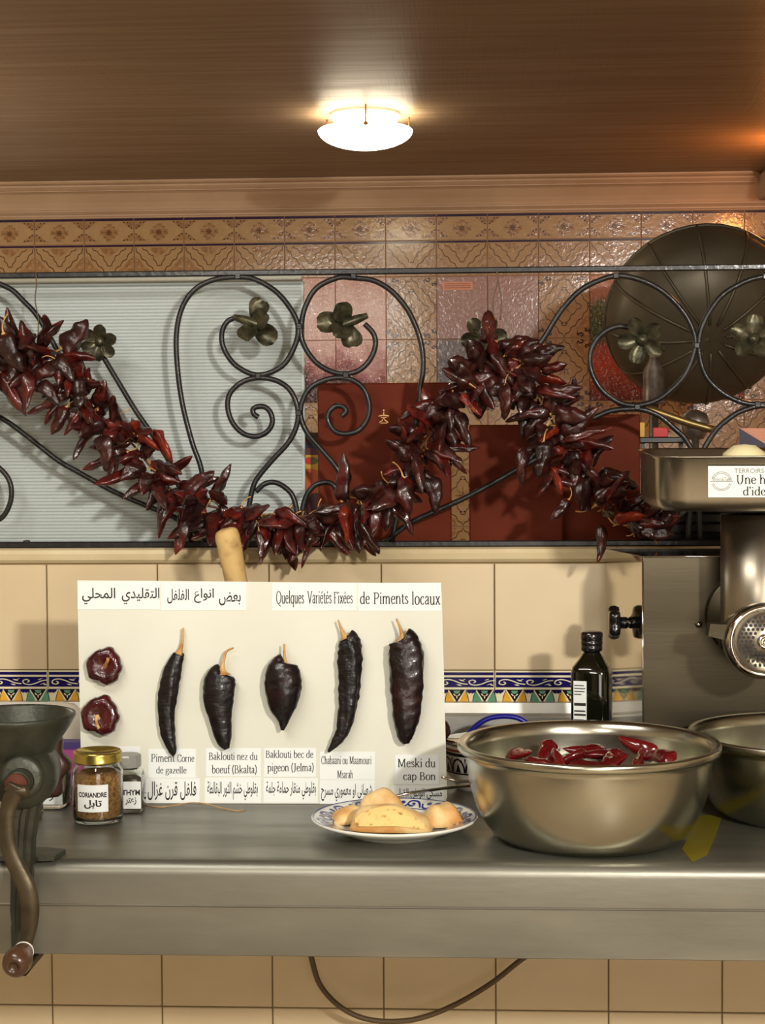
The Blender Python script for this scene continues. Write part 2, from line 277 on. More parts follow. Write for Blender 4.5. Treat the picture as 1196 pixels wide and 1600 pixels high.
# ------------------------------------------------------------------ lettering
def bowl_r(y): return [(.1, y-.14), (.2, y), (.36, y-.05), (.42, y-.23), (.34, .03), (.2, 0), (.1, .07)]
SERIF = {
 'a': (.42, ['s', (.07, .34), (.16, .45), (.28, .42), (.3, .3)], ['l', (.3, .32), (.3, .05), (.4, .01)], ['s', (.3, .27), (.12, .2), (.07, .1), (.16, .01), (.3, .09)]),
 'b': (.48, ['l', (.1, .7), (.1, .02)], ['s']+bowl_r(.44), ['h', .01, .1, .69]),
 'c': (.42, ['s', (.36, .35), (.26, .44), (.12, .38), (.07, .22), (.13, .05), (.26, .01), (.38, .09)]),
 'd': (.5, ['l', (.39, .7), (.39, .02)], ['s', (.39, .35), (.28, .44), (.12, .38), (.07, .2), (.14, .03), (.27, .01), (.39, .1)], ['h', .3, .39, .69], ['h', .39, .48, .015]),
 'e': (.43, ['l', (.08, .26), (.36, .26)], ['s', (.36, .26), (.33, .4), (.22, .44), (.1, .37), (.07, .2), (.14, .04), (.26, .01), (.38, .09)]),
 'f': (.3, ['s', (.36, .65), (.27, .7), (.17, .63), (.15, .5)], ['l', (.15, .52), (.15, 0)], ['h', .03, .3, .43], ['h', .05, .27, .015]),
 'g': (.46, ['sc', (.22, .44), (.1, .38), (.1, .24), (.22, .17), (.34, .24), (.34, .38)], ['s', (.15, .18), (.08, .1), (.16, .04), (.34, .02), (.4, -.07), (.3, -.18), (.12, -.18), (.05, -.09), (.14, .02)], ['h', .34, .45, .42]),
 'h': (.5, ['l', (.1, .7), (.1, 0)], ['s', (.1, .3), (.2, .43), (.32, .43), (.39, .32)], ['l', (.39, .34), (.39, 0)], ['h', .01, .1, .69], ['h', .03, .18, .015], ['h', .32, .47, .015]),
 'i': (.25, ['l', (.12, .44), (.12, 0)], ['h', .03, .12, .43], ['h', .04, .21, .015], ['l', (.12, .585), (.12, .66)]),
 'k': (.5, ['l', (.1, .7), (.1, 0)], ['l', (.12, .18), (.37, .43)], ['l', (.2, .26), (.42, 0)], ['h', .01, .1, .69], ['h', .03, .18, .015], ['h', .29, .44, .43], ['h', .34, .5, .015]),
 'l': (.25, ['l', (.12, .7), (.12, 0)], ['h', .03, .12, .69], ['h', .04, .21, .015]),
 'm': (.76, ['l', (.1, .44), (.1, 0)], ['s', (.1, .32), (.2, .43), (.31, .42), (.36, .32)], ['l', (.36, .34), (.36, 0)], ['s', (.36, .32), (.46, .43), (.57, .42), (.63, .32)], ['l', (.63, .34), (.63, 0)], ['h', .02, .1, .43], ['h', .03, .17, .015], ['h', .29, .43, .015], ['h', .56, .7, .015]),
 'n': (.5, ['l', (.1, .44), (.1, 0)], ['s', (.1, .3), (.2, .43), (.32, .43), (.39, .32)], ['l', (.39, .34), (.39, 0)], ['h', .01, .1, .43], ['h', .03, .18, .015], ['h', .32, .47, .015]),
 'o': (.48, ['sc', (.24, .445), (.1, .37), (.065, .22), (.1, .07), (.24, 0), (.38, .07), (.415, .22), (.38, .37)]),
 'p': (.5, ['l', (.1, .44), (.1, -.2)], ['s']+bowl_r(.44), ['h', .01, .1, .43], ['h', .03, .18, -.19]),
 'q': (.5, ['l', (.39, .44), (.39, -.2)], ['s', (.39, .35), (.28, .44), (.12, .38), (.07, .2), (.14, .03), (.27, .01), (.39, .1)], ['h', .31, .47, -.19]),
 'r': (.36, ['l', (.1, .44), (.1, 0)], ['s', (.1, .28), (.18, .41), (.31, .42)], ['h', .01, .1, .43], ['h', .03, .2, .015]),
 's': (.36, ['s', (.29, .35), (.2, .44), (.09, .38), (.14, .27), (.26, .19), (.31, .1), (.2, .01), (.06, .08)]),
 't': (.3, ['l', (.14, .56), (.14, .1)], ['s', (.14, .12), (.2, .01), (.3, .05)], ['h', .03, .28, .43]),
 'u': (.5, ['l', (.1, .44), (.1, .1)], ['s', (.1, .13), (.17, .01), (.29, .02), (.38, .13)], ['l', (.38, .44), (.38, 0)], ['h', .01, .1, .43], ['h', .29, .38, .43], ['h', .38, .47, .015]),
 'x': (.46, ['l', (.09, .43), (.38, 0)], ['l', (.36, .43), (.08, 0)], ['h', .02, .17, .43], ['h', .29, .43, .43], ['h', .01, .16, .015], ['h', .3, .45, .015]),
 'z': (.42, ['h', .06, .37, .42], ['l', (.35, .42), (.07, .02)], ['h', .06, .38, .015]),
 'Q': (.72, ['sc', (.36, .66), (.16, .58), (.07, .33), (.16, .08), (.36, 0), (.56, .08), (.65, .33), (.56, .58)], ['s', (.3, .03), (.46, -.1), (.66, -.15)]),
 'V': (.66, ['l', (.09, .65), (.34, 0)], ['l', (.33, 0), (.56, .65)], ['h', .01, .18, .645], ['h', .47, .66, .645]),
 'F': (.54, ['l', (.14, .65), (.14, 0)], ['h', .04, .5, .64], ['h', .14, .38, .33], ['h', .04, .26, .015], ['l', (.49, .64), (.49, .52)]),
 'P': (.56, ['l', (.14, .65), (.14, 0)], ['s', (.14, .64), (.38, .63), (.48, .49), (.38, .33), (.14, .31)], ['h', .04, .24, .015], ['h', .04, .14, .64]),
 'C': (.62, ['s', (.54, .5), (.46, .62), (.3, .66), (.12, .53), (.08, .32), (.14, .1), (.32, 0), (.48, .05), (.56, .15)], ['l', (.54, .48), (.54, .64)]),
 'B': (.6, ['l', (.14, .65), (.14, 0)], ['s', (.14, .64), (.36, .63), (.45, .5), (.36, .37), (.14, .35)], ['s', (.14, .35), (.4, .33), (.52, .18), (.4, .02), (.14, .015)], ['h', .04, .14, .64], ['h', .04, .14, .015]),
 'M': (.86, ['l', (.15, .65), (.15, 0)], ['l', (.17, .65), (.42, .05)], ['l', (.42, .05), (.68, .65)], ['l', (.7, .65), (.7, 0)], ['h', .04, .18, .64], ['h', .07, .25, .015], ['h', .6, .81, .015], ['h', .68, .81, .64]),
 'J': (.38, ['l', (.22, .65), (.22, .08)], ['s', (.22, .1), (.15, -.04), (.03, -.05)], ['h', .1, .34, .64]),
 'U': (.68, ['l', (.16, .65), (.16, .2)], ['s', (.16, .22), (.24, .02), (.42, .01), (.53, .22)], ['l', (.53, .2), (.53, .65)], ['h', .04, .28, .64], ['h', .43, .64, .64]),
 'T': (.6, ['l', (.3, .65), (.3, 0)], ['h', .05, .55, .64], ['h', .18, .42, .015], ['l', (.06, .64), (.06, .52)], ['l', (.54, .64), (.54, .52)]),
 '(': (.28, ['s', (.24, .72), (.11, .48), (.1, .18), (.22, -.12)]), ')': (.28, ['s', (.04, .72), (.17, .48), (.18, .18), (.06, -.12)]),
 "'": (.18, ['l', (.09, .7), (.09, .54)]), ' ': (.24,), '-': (.3, ['h', .04, .26, .24]),
}
SERIF['é'] = SERIF['e']+(['l', (.2, .54), (.29, .67)],)
def serif(mb, txt, box, m, fn, h, weight=.10, thin=.042):
    """lettering fitted to the box (x0, y0 baseline, x1, y1 = cap height)"""
    adv = sum(SERIF[c][0] for c in txt); x0, y0, x1, y1 = box; sx = (x1-x0)/adv; sy = (y1-y0)/.66; x = 0
    g = lambda u, v, hh: fn(x0+u*sx, y0+v*sy, hh)
    for c in txt:
        for st in SERIF[c][1:]:
            if st[0] == 'h': mb.flat([[(x+st[1], st[3]-thin/2), (x+st[2], st[3]-thin/2), (x+st[2], st[3]+thin/2), (x+st[1], st[3]+thin/2)]], m, g, h)
            else:
                pts = [(x+p[0], p[1]) for p in st[1:]]
                if st[0] != 'l': pts = catmull([(a, b, 0) for a, b in pts], 5, st[0] == 'sc')
                mb.ribbon(pts, weight, m, g, h+.00002, thin, closed=st[0] == 'sc')
        x += SERIF[c][0]
AR = {'ا': ('\ufe8d', '\ufe8e', 0, 0), 'أ': ('\ufe83', '\ufe84', 0, 0), 'ة': ('\ufe93', '\ufe94', 0, 0), 'د': ('\ufea9', '\ufeaa', 0, 0), 'ر': ('\ufead', '\ufeae', 0, 0), 'ز': ('\ufeaf', '\ufeb0', 0, 0), 'و': ('\ufeed', '\ufeee', 0, 0), 'ء': ('\ufe80', 0, 0, 0)}
for ch, code in zip('بتثجحخسشصضطظعغفقكلمنهي', (0xfe8f, 0xfe95, 0xfe99, 0xfe9d, 0xfea1, 0xfea5, 0xfeb1, 0xfeb5, 0xfeb9, 0xfebd, 0xfec1, 0xfec5, 0xfec9, 0xfecd, 0xfed1, 0xfed5, 0xfed9, 0xfedd, 0xfee1, 0xfee5, 0xfee9, 0xfef1)):
    AR[ch] = tuple(chr(code+i) for i in (0, 1, 2, 3))      # isolated, final, initial, medial
def shape_ar(t):
    out = []
    for i, c in enumerate(t):
        if c not in AR: out.append(c); continue
        prev = i > 0 and t[i-1] in AR and bool(AR[t[i-1]][2]) and bool(AR[c][1])
        nxt = bool(AR[c][2]) and i+1 < len(t) and t[i+1] in AR and bool(AR[t[i+1]][1])
        out.append(AR[c][3] if prev and nxt else AR[c][1] if prev else AR[c][2] if nxt else AR[c][0])
    return ''.join(reversed(out))
def sans(mb, txt, box, m, fn, h, bold=0.0):
    cu = bpy.data.curves.new('lettering', 'FONT'); cu.body = txt; cu.size = 1; cu.offset = bold; cu.resolution_u = 3
    o = bpy.data.objects.new('lettering', cu); C.objects.link(o); bpy.context.view_layer.update()
    me = bpy.data.meshes.new_from_object(o.evaluated_get(bpy.context.evaluated_depsgraph_get()))
    vs = [v.co.copy() for v in me.vertices]; fs = [tuple(p.vertices) for p in me.polygons]
    bpy.data.objects.remove(o); bpy.data.curves.remove(cu); bpy.data.meshes.remove(me)
    ax, bx = min(v.x for v in vs), max(v.x for v in vs); ay, by = min(v.y for v in vs), max(v.y for v in vs)
    x0, y0, x1, y1 = box
    mb.add([fn(x0+(v.x-ax)/(bx-ax)*(x1-x0), y0+(v.y-ay)/(by-ay)*(y1-y0), h) for v in vs], fs, m)
def rect(x0, y0, x1, y1): return [(x0, y0), (x1, y0), (x1, y1), (x0, y1)]
def ell(cx, cy, rx, ry, n=10, a0=0): return [(cx+rx*math.cos(a0+2*PI*i/n), cy+ry*math.sin(a0+2*PI*i/n)) for i in range(n)]

# ------------------------------------------------------------------ the setting
FW = 6.5; FY = FW-CD                         # far wall depth and plane
CEIL = P(598, 275, 6.38).z
s = MB().box((-3.2, -5, -.1), (3.6, FY+.2, 0), M['floor']).obj('floor'); struct(s)
s = MB().box((-3.2, -5, CEIL), (3.6, FY+.2, CEIL+.1), M['ceil']).obj('ceiling'); struct(s)
for nm, x0, x1 in (('wall_left', -3.2, -3.1), ('wall_right', 3.5, 3.6)): struct(MB().box((x0, -5, 0), (x1, FY+.2, CEIL), M['plaster']).obj(nm))
struct(MB().box((-3.1, -5, 0), (3.5, -4.9, CEIL), M['plaster']).obj('wall_rear'))
for i, (x0, x1, z1) in enumerate(((-2.5, -1.35, 2.15), (-.75, -.35, 2.3), (1.35, 1.75, 2.3), (2.3, 3.2, 2.15))): struct(MB().box((x0, -4.9, .0), (x1, -4.86, z1), M['panel_dark'], bev=.01).obj('reflected_panel_%d' % (i+1)))  # unseen dark panels, added to put contrast into the steel reflections
# crown moulding on the far wall, stepped profile (distance from wall, height)
zt = CEIL; zb = P(598, 336, FW).z; hh = zt-zb
prof = [(0, 0), (.012, 0), (.014, .03), (.020, .06), (.020, .10), (.012, .115), (.018, .15), (.026, .19), (.026, .22), (.018, .24), (.024, .32), (.036, .44), (.052, .56), (.066, .66), (.078, .70), (.088, .715), (.088, .74), (.082, .76), (.090, .80), (.098, .84), (.100, .88), (.094, .90), (.106, .93), (.112, .97), (.112, 1.0), (0, 1.0)]
mb = MB()
xr = P(1176, 262, 6.4).x
rings = []
for x, k in ((-3.1, 0), (xr, 1)): rings.append([(x+(k*(.10-.9*d)), FY-d, zb+h*hh) for d, h in prof])
mb.loft(rings, M['cornice'], smooth=False); struct(mb.obj('trim_1'))
# right return of the moulding: a dark boxed beam running towards the room
struct(MB().box((xr+.03, FY-.62, zb+.035), (3.5, FY-.0, zt), M['cornice'], bev=.012).obj('trim_2'))

# ---- far wall: printed tiles
X0 = P(603, 380, FW).x; TWF = (P(1082, 380, FW).x-P(54, 380, FW).x)/13
ZS = [P(603, y, FW).z for y in (336, 377, 433, 531)]; THF = ZS[2]-ZS[3]
for i in range(8): ZS.append(ZS[3]-THF*(i+1))
wall = struct(MB().box((-3.1, FY, 0), (3.5, FY+.1, CEIL), M['fargrout']).obj('wall_far'))
TD = .006; G = .0015
def tilemap(w, h): return lambda x, y, k: (x*w, -TD-k, y*h)
def tile_base(mb, w, h, m): return mb.box((G, -TD, G), (w-G, 0, h-G), m, bev=.0012)
def sym(pts, ax=1, ay=1): return [(.5+ax*(x-.5), .5+ay*(y-.5)) for x, y in pts]
OUT = [(.50, .985), (.53, .93), (.60, .91), (.64, .83), (.72, .80), (.77, .72), (.85, .69), (.88, .61), (.95, .57), (.965, .50)]
INN = [(.50, .80), (.54, .80), (.56, .74), (.61, .70), (.62, .64), (.70, .61), (.74, .55), (.82, .53), (.84, .50)]
def full(q, ymax=1.0):
    a = q; b = [(x, 1-y) for x, y in reversed(q[:-1])]; c = [(1-x, 1-y) for x, y in q[1:]]; d = [(1-x, y) for x, y in reversed(q[:-1])][:-1]
    return a+b+c+d
def half(q): return [(1-x, 1-y) for x, y in reversed(q)]+[(x, 1-y) for x, y in q[1:]]     # lower V from left to right
def scroll(mb, cx, cy, sx, sy, fn, m, k=.0008, r=.06):
    pts = [(cx+sx*(r*.1+r*(1-i/16)*math.cos(i*.42)), cy+sy*(r*.75*(1-i/16)*math.sin(i*.42))) for i in range(15)]
    mb.ribbon(pts, .022, m, fn, k)
    mb.ribbon([(cx+sx*r*1.1, cy), (cx+sx*r*1.5, cy+sy*.02), (cx+sx*r*1.2, cy+sy*.055)], .018, m, fn, k)
def rosette(mb, cx, cy, rx, ry, fn, m, n=8, k=.0006):
    for i in range(n):
        a = 2*PI*i/n; mb.flat([[(cx+rx*math.cos(a-.3)*.45, cy+ry*math.sin(a-.3)*.45), (cx+rx*math.cos(a), cy+ry*math.sin(a)), (cx+rx*math.cos(a+.3)*.45, cy+ry*math.sin(a+.3)*.45), (cx, cy)]], m, fn, k)
def deco_full():
    w, h = TWF, THF; fn = tilemap(w, h); mb = tile_base(MB(), w, h, M['deco'])
    rnd = random.Random(4)
    for sx in (0, 1):
        for sy in (0, 1):
            q = lambda p: [(x if sx else 1-x, y if sy else 1-y) for x, y in p]
            mb.flat([q([(.985, .985), (.62, .985), (.66, .87), (.78, .80), (.90, .68), (.985, .62)])], M['deco_mid'], fn, .0002)
            for cx, cy, r in ((.80, .90, .035), (.90, .80, .03), (.70, .945, .02), (.945, .70, .02), (.93, .93, .03)): mb.flat([q(ell(cx, cy, r, r*.8, 7))], M['deco'], fn, .0004)
            fx = (lambda a, b, k, sx=sx, sy=sy: fn(a if sx else 1-a, b if sy else 1-b, k))
            scroll(mb, .84, .955, -1, -1, fx, M['deco_dark'])
            scroll(mb, .93, .865, 1, 1, fx, M['deco_dark'], r=.045)
    mb.ribbon(full(OUT), .017, M['deco_line'], fn, .0007, closed=True); mb.ribbon(full(INN), .015, M['deco_line'], fn, .0007, closed=True)
    rosette(mb, .5, .5, .2, .17, fn, M['deco_mid'], 8); rosette(mb, .5, .5, .09, .08, fn, M['deco_line'], 4, .0009)
    for x, y in ((.47, .76), (.53, .76), (.47, .24), (.53, .24), (.03, .5), (.97, .5), (.03, .55), (.97, .55)): mb.flat([ell(x, y, .018, .014, 6)], M['deco_dark'], fn, .001)
    return mb
def deco_half():
    w, h = TWF, ZS[1]-ZS[2]; fn = tilemap(w, h); mb = tile_base(MB(), w, h, M['deco'])
    g = lambda x, y, k: fn(x, (y-.5)*2*.84+.94 if False else y*1.68+.06, k)      # the lower part of the motif
    for sx in (0, 1):
        f2 = lambda x, y, k, sx=sx: g(x if sx else 1-x, y, k)
        mb.flat([[(.985, -.02), (.6, -.02), (.66, .11), (.78, .18), (.90, .30), (.985, .36)]], M['deco_mid'], f2, .0002)
        for cx, cy, r in ((.80, .08, .035), (.90, .18, .03), (.70, .03, .02), (.945, .28, .02)): mb.flat([ell(cx, cy, r, r*.8, 7)], M['deco'], f2, .0004)
        scroll(mb, .84, .03, -1, 1, f2, M['deco_dark'])
    mb.ribbon(half(OUT), .017, M['deco_line'], g, .0007); mb.ribbon(half(INN), .015, M['deco_line'], g, .0007)
    mb.flat([[(.3, .5), (.7, .5), (.62, .42), (.5, .36), (.38, .42)]], M['deco_mid'], g, .0004)
    mb.flat([rect(.01, .93, .99, .985)], M['deco_blue'], fn, .0011)
    return mb
def deco_border():
    w, h = TWF, ZS[0]-ZS[1]; fn = tilemap(w, h); mb = tile_base(MB(), w, h, M['deco'])
    for sx in (0, 1):
        for sy in (0, 1):
            q = lambda p: [(x if sx else 1-x, y if sy else 1-y) for x, y in p]
            mb.flat([q([(.985, .88), (.72, .88), (.80, .82), (.86, .68), (.93, .60), (.985, .56)])], M['deco_mid'], fn, .0002)
            for cx, cy in ((.80, .84), (.90, .70), (.955, .62), (.87, .83)): mb.flat([q(ell(cx, cy, .016, .028, 6))], M['deco_dark'], fn, .0005)
    mb.flat([[(.5+.23*math.cos(a)*(1 if i % 2 else .78)*(abs(math.cos(a))+abs(math.sin(a)))**-.8, .46+.42*math.sin(a)*(1 if i % 2 else .78)*(abs(math.cos(a))+abs(math.sin(a)))**-.8) for i, a in enumerate([2*PI*k_/24 for k_ in range(24)])]], M['deco_mid'], fn, .0004); rosette(mb, .5, .46, .08, .16, fn, M['deco_line'], 8, .0009)
    for i in range(8): a = PI*i/4; mb.flat([ell(.5+.13*math.cos(a), .46+.28*math.sin(a), .011, .022, 5)], M['deco_dark'], fn, .001)
    mb.flat([rect(.01, .9, .99, .985)], M['deco_blue'], fn, .0011)
    return mb
d_full, d_half, d_bord = deco_full().mesh('tile_motif'), deco_half().mesh('tile_half_motif'), deco_border().mesh('tile_border')
zA, zB, zC = ZS[2], ZS[3], ZS[4]
zz = lambda t: zC+(zA-zC)*t
mural_l = mural('mural_glaze_left', [(zz(-.3), (44, 20, 22)), (zz(.12), (80, 44, 48)), (zz(.26), (160, 96, 96)), (zz(.42), (226, 190, 184)), (zz(.75), (230, 204, 198)), (zz(1), (206, 164, 152))], .6, .10)
mural_m = mural('mural_glaze_middle', [(zz(0), (52, 24, 26)), (zz(.30), (56, 30, 30)), (zz(.485), (72, 44, 40)), (zz(.515), (134, 92, 78)), (zz(1), (146, 100, 84))], .08, .2, .02)
mural_r = mural('mural_glaze_right', [(zz(0), (92, 30, 18)), (zz(.30), (168, 62, 32)), (zz(.45), (150, 66, 40)), (zz(.50), (52, 62, 22)), (zz(.74), (80, 84, 40)), (zz(.80), (168, 116, 100)), (zz(1), (184, 130, 104))], .6, .2, .10)
def plain(w, h, m):
    return MB().box((G, -TD, G), (w-G, 0, h-G), m, bev=.0012).mesh('tile_plain')
mur = {k: plain(TWF, THF, m) for k, m in (('l', mural_l), ('m', mural_m), ('r', mural_r))}
for c in range(-17, 13):
    x = X0+c*TWF
    link('tile', d_bord, wall, (x, FY, ZS[1])); link('tile', d_half, wall, (x, FY, ZS[2]))
    for r in range(5):
        me = d_full
        if r < 2:
            if -3 <= c <= -1: me = mur['l']
            elif c in (1, 2): me = mur['m']
            elif 4 <= c <= 6: me = mur['r']
        link('tile', me, wall, (x, FY, ZS[3+r]))
# small paper notice on the mural sky
pa = P(692, 441, FW); pb = P(739, 453, FW)
mb = MB().box((pa.x, FY-TD-.002, pb.z), (pb.x, FY-TD, pa.z), M['pinkc'])
for i in range(3): z = pb.z+(pa.z-pb.z)*(.25+.25*i); mb.box((pa.x+.008, FY-TD-.0024, z-.001), (pb.x-.008, FY-TD-.002, z+.001), M['deco_line'])
tag(mb.obj('paper_notice'), 'small tan paper strip stuck at the top of the pink mural tiles', 'notice')

# ---- near half wall with cream tiles, blue border, ledge
NX0 = P(254, 1550, CD).x; NTW = (P(775, 1550, CD).x-NX0)/3
wn = struct(MB().box((-2.2, 0, 0), (2.6, .18, P(598, 861, CD).z), M['grout']).obj('wall_counter'))
zl1 = P(598, 857, CD).z; zl0 = P(598, 878, CD).z
mb = MB()
pr = [(0, zl0-.002), (-.008, zl0), (-.014, zl0+.006), (-.016, zl1-.008), (-.013, zl1-.001), (-.006, zl1+.002), (.178, zl1+.002), (.178, zl0)]
mb.loft([[(x, a, b) for a, b in pr] for x in (-2.2, 2.6)], M['ledge'], smooth=False); struct(mb.obj('trim_3'))
zr = [P(598, y, CD).z for y in (880, 1047, 1099)]
def ctile(h):
    e = .0012
    return MB().box((e, -.006, e), (NTW-e, 0, h-e), M['cream'], bev=.0014).mesh('tile_cream')
c1 = ctile(zr[0]-zr[1]); H2 = P(598, 1404, CD).z-P(598, 1575, CD).z; c2 = ctile(H2)
def border_tile():
    w, h = NTW, zr[1]-zr[2]; fn = tilemap(w, h); mb = MB().box((.0008, -TD, .0005), (w-.0008, 0, h-.0005), M['bwhite'], bev=.0008)
    mb.flat([rect(.01, .86, .99, .95)], M['bblue'], fn, .0002); mb.flat([rect(.01, .50, .99, .80)], M['bblue'], fn, .0002)
    for i in range(4):                        # white wave scrolls with leaves
        x = .02+i*.245; f = 1 if i % 2 == 0 else -1; y = .65
        pts = [(x+.085, y+f*.02), (x+.06, y+f*.05), (x+.045, y), (x+.07, y-f*.075), (x+.105, y-f*.03), (x+.10, y+f*.06), (x+.05, y+f*.10), (x+.02, y+f*.03)]
        sp = [(.06, .02), (.075, -.03), (.05, -.07), (.02, -.03), (.03, .05), (.075, .085), (.13, .05), (.19, -.03), (.25, -.06)]
        mb.ribbon(catmull([(x+a, y+f*b, 0) for a, b in sp], 4), .012, M['bwhite'], fn, .0004, .03)
        for (a, b, c, d) in ((.15, -.06, .20, -.10), (.20, .06, .235, .10), (.17, .085, .225, .03)):
            mb.flat([[(x+a, y+f*b), (x+(a+c)/2+.008, y+f*(b+d)/2+.018), (x+c, y+f*d), (x+(a+c)/2-.004, y+f*(b+d)/2-.018)]], M['bwhite'], fn, .0005)
    mb.flat([rect(.01, .415, .99, .435)], M['bline'], fn, .0003)
    for i in range(4):
        xc = .06+.98*(i+.0)/4+.065+.05; col = (M['byel'], M['bteal'])[i % 2]; oc = (M['bteal'], M['byel'])[i % 2]
        hw = .075
        mb.flat([[(xc-hw, .42), (xc+hw, .42), (xc, .03)]], M['bline'], fn, .0002)
        mb.flat([[(xc-.03, .40), (xc+.03, .40), (xc+.022, .33), (xc, .30), (xc-.022, .33)]], M['bteal'], fn, .0004)
        mb.ribbon([(xc-.028, .31), (xc-.014, .25), (xc+.014, .25), (xc+.028, .31)], .010, M['bwhite'], fn, .0004, .02); mb.ribbon([(xc, .25), (xc, .17)], .01, M['bwhite'], fn, .0004)
        for sg in (-1, 1):
            mb.ribbon([(xc+sg*hw, .42), (xc, .03)], .009, M['bwhite'], fn, .0005)
            leaf = [(xc+sg*.078, .40), (xc+sg*.045, .22), (xc+sg*.015, .02), (xc+sg*.05, .02), (xc+sg*.066, .09), (xc+sg*.085, .02), (xc+sg*.108, .02), (xc+sg*.097, .24)]
            mb.flat([leaf], col, fn, .0006); mb.ribbon(leaf[5:]+[leaf[0]], .006, M['bline'], fn, .0007); mb.ribbon(leaf[2:5], .005, M['bline'], fn, .0007)
        mb.flat([[(xc+.082, .42), (xc+.088, .36), (xc+.112, .31), (xc+.125, .34), (xc+.138, .31), (xc+.165, .36), (xc+.172, .42)]], M['bblue'], fn, .0005)
    return mb.mesh('tile_blue_border')
bt = border_tile()
for k in range(-8, 11):
    x = NX0+k*NTW
    if not -2.2 < x < 2.4: continue
    link('tile', c1, wn, (x, 0, zr[1])); link('tile', bt, wn, (x-.003*0, 0, zr[2]))
    zz1 = P(598, 1575, CD).z+H2
    for r in range(3): link('tile', c2, wn, (x, 0, P(598, 1575, CD).z-H2*r))
    link('tile', c2, wn, (x, 0, zz1)); 

# ------------------------------------------------------------------ counter
CT = P(598, 1257, 2.72).z                    # counter top height
CF = 2.335-CD                                # front edge
za = P(598, 1419, 2.335).z; zb2 = P(598, 1497, 2.335).z
ctr = thing('steel_counter', 'long stainless steel worktop with rolled front edge and deep apron', 'counter', (0, -.4, CT))
mb = MB(); r = .017
pr = [(-.045, CT), (CF+r+.012, CT)]+[(CF+r*1.2-r*1.2*math.sin(a), CT-r*1.2+r*1.2*math.cos(a)) for a in [i*PI/16 for i in range(1, 9)]]+[(CF, za+.003), (CF-.0012, za+.0022), (CF-.0012, za+.0006), (CF+.004, za), (CF+.02, za), (CF+.02, za+.01), (CF+.014, CT-.012), (-.045, CT-.012)]
mb.loft([[(x, a, b) for a, b in pr] for x in (-1.7, 1.9)], M['steel'], smooth=False); top = mb.obj('worktop', ctr)
for p in top.data.polygons: p.use_smooth = True
top.data.set_sharp_from_angle(angle=math.radians(24))
mb = MB().box((-1.7, CF+.003, zb2), (1.9, CF+.02, za-.0004), M['steel'], bev=.001); mb.box((-1.7, CF+.02, zb2), (1.9, CF+.05, zb2+.002), M['steel']); mb.obj('apron', ctr)
mb = MB(); zs = P(598, 1122, CD-.06).z; zt2 = P(598, 1099, CD-.03).z
pr = [(-.044, CT-.012), (-.044, zs-.001), (-.026, zs+.001), (-.0235, zs+.004), (-.020, zt2), (-.009, zt2+.001), (-.009, CT-.012)]
mb.loft([[(x, a, b) for a, b in pr] for x in (-1.7, 1.9)], M['upsteel'], smooth=False); mb.obj('upstand', ctr)
for x in (-1.6, 1.8):
    MB().box((x-.02, CF+.06, .0), (x+.02, CF+.10, CT-.012), M['steel2'], bev=.003).obj('leg', ctr)
    MB().box((x-.02, -.12, .0), (x+.02, -.08, CT-.012), M['steel2'], bev=.003).obj('leg', ctr)
pts = catmull([P(x, y, 3.06) for x, y in ((484, 1480), (487, 1497), (500, 1538), (528, 1570), (565, 1590), (610, 1596), (660, 1590), (715, 1568), (770, 1535), (817, 1498), (850, 1480))], 6)
# pushed up under the counter so that the ends are held there
pts = [Vector((pts[0].x, pts[0].y, CT-.020))]+pts+[Vector((pts[-1].x+.03, pts[-1].y, CT-.020))]
tag(MB().tube(pts, .0052, M['cable']).obj('power_cable'), 'brown cable sagging in a loop below the steel counter', 'cable')

# ------------------------------------------------------------------ ceiling dish lamp in the back room
LD = 5.2; lc = P(571, 183, LD); R0 = W(74, LD)
lamp = thing('ceiling_dish_lamp', 'lit white frosted glass dish lamp on the varnished ceiling', 'lamp', (lc.x, lc.y, CEIL))
zr_ = P(571, 193, LD-.12).z; zd = P(571, 233, LD).z; k = 10
prof = [(.0001, zd)]+[(R0*math.sin(a*PI/2/k*.98), zr_-(zr_-zd)*math.cos(a*PI/2/k)) for a in range(1, k+1)]
inner = [(r_*.97, z_+.004) for r_, z_ in reversed(prof)]
mb = MB().lathe(prof+inner, M['dish'], Matrix.Translation((lc.x, lc.y, 0)), 48); mb.obj('glass_dish', lamp)
mb = MB().lathe([(.10, CEIL-.02), (.11, CEIL-.012), (.11, CEIL), (.0001, CEIL)], M['china'], Matrix.Translation((lc.x, lc.y, 0)), 32); mb.obj('base_plate', lamp)
for a in (-1.5, 0.4, 2.6):
    cx, cy = lc.x+R0*.985*math.cos(a), lc.y+R0*.985*math.sin(a)
    mb = MB().tube([(cx, cy, CEIL), (cx, cy, zr_-.004)], .0028, M['gold'], 8); mb.lathe([(.0001, -.006), (.007, -.004), (.008, 0), (.006, .005), (.0001, .006)], M['gold'], Matrix.Translation((cx, cy, zr_-.004)), 12); mb.obj('clip', lamp)
mb = MB()
for g in range(5):
    def fn(u, v, h, g=g):
        a = -2.55+g*.14+u*.12; z = zr_-.012-.018*(1-v); rr = R0*math.sin(math.acos(max(-1, min(1, (zr_-z)/(zr_-zd)))))+.0015; return (lc.x+rr*math.cos(a), lc.y+rr*math.sin(a), z)
    mb.ribbon([(0, 0), (0, 1), (.8, 1), (.8, .35), (.35, .35), (.35, .65), (.6, .65)], .1, M['key'], fn, 0)
mb.obj('greek_key_band', lamp)

# ------------------------------------------------------------------ ledge: panel, boxes, shelf things
def slab(name, label, cat, px0, py0, px1, d, th, m, pyb=None, bev=.003):
    a = P(px0, py0, d); b = P(px1, py0, d); y = d-CD
    z0 = zl1+.002 if pyb is None else P(px0, pyb, d).z
    return tag(MB().box((a.x, y, z0), (b.x, y+th, a.z), m, bev=bev).obj(name), label, cat)
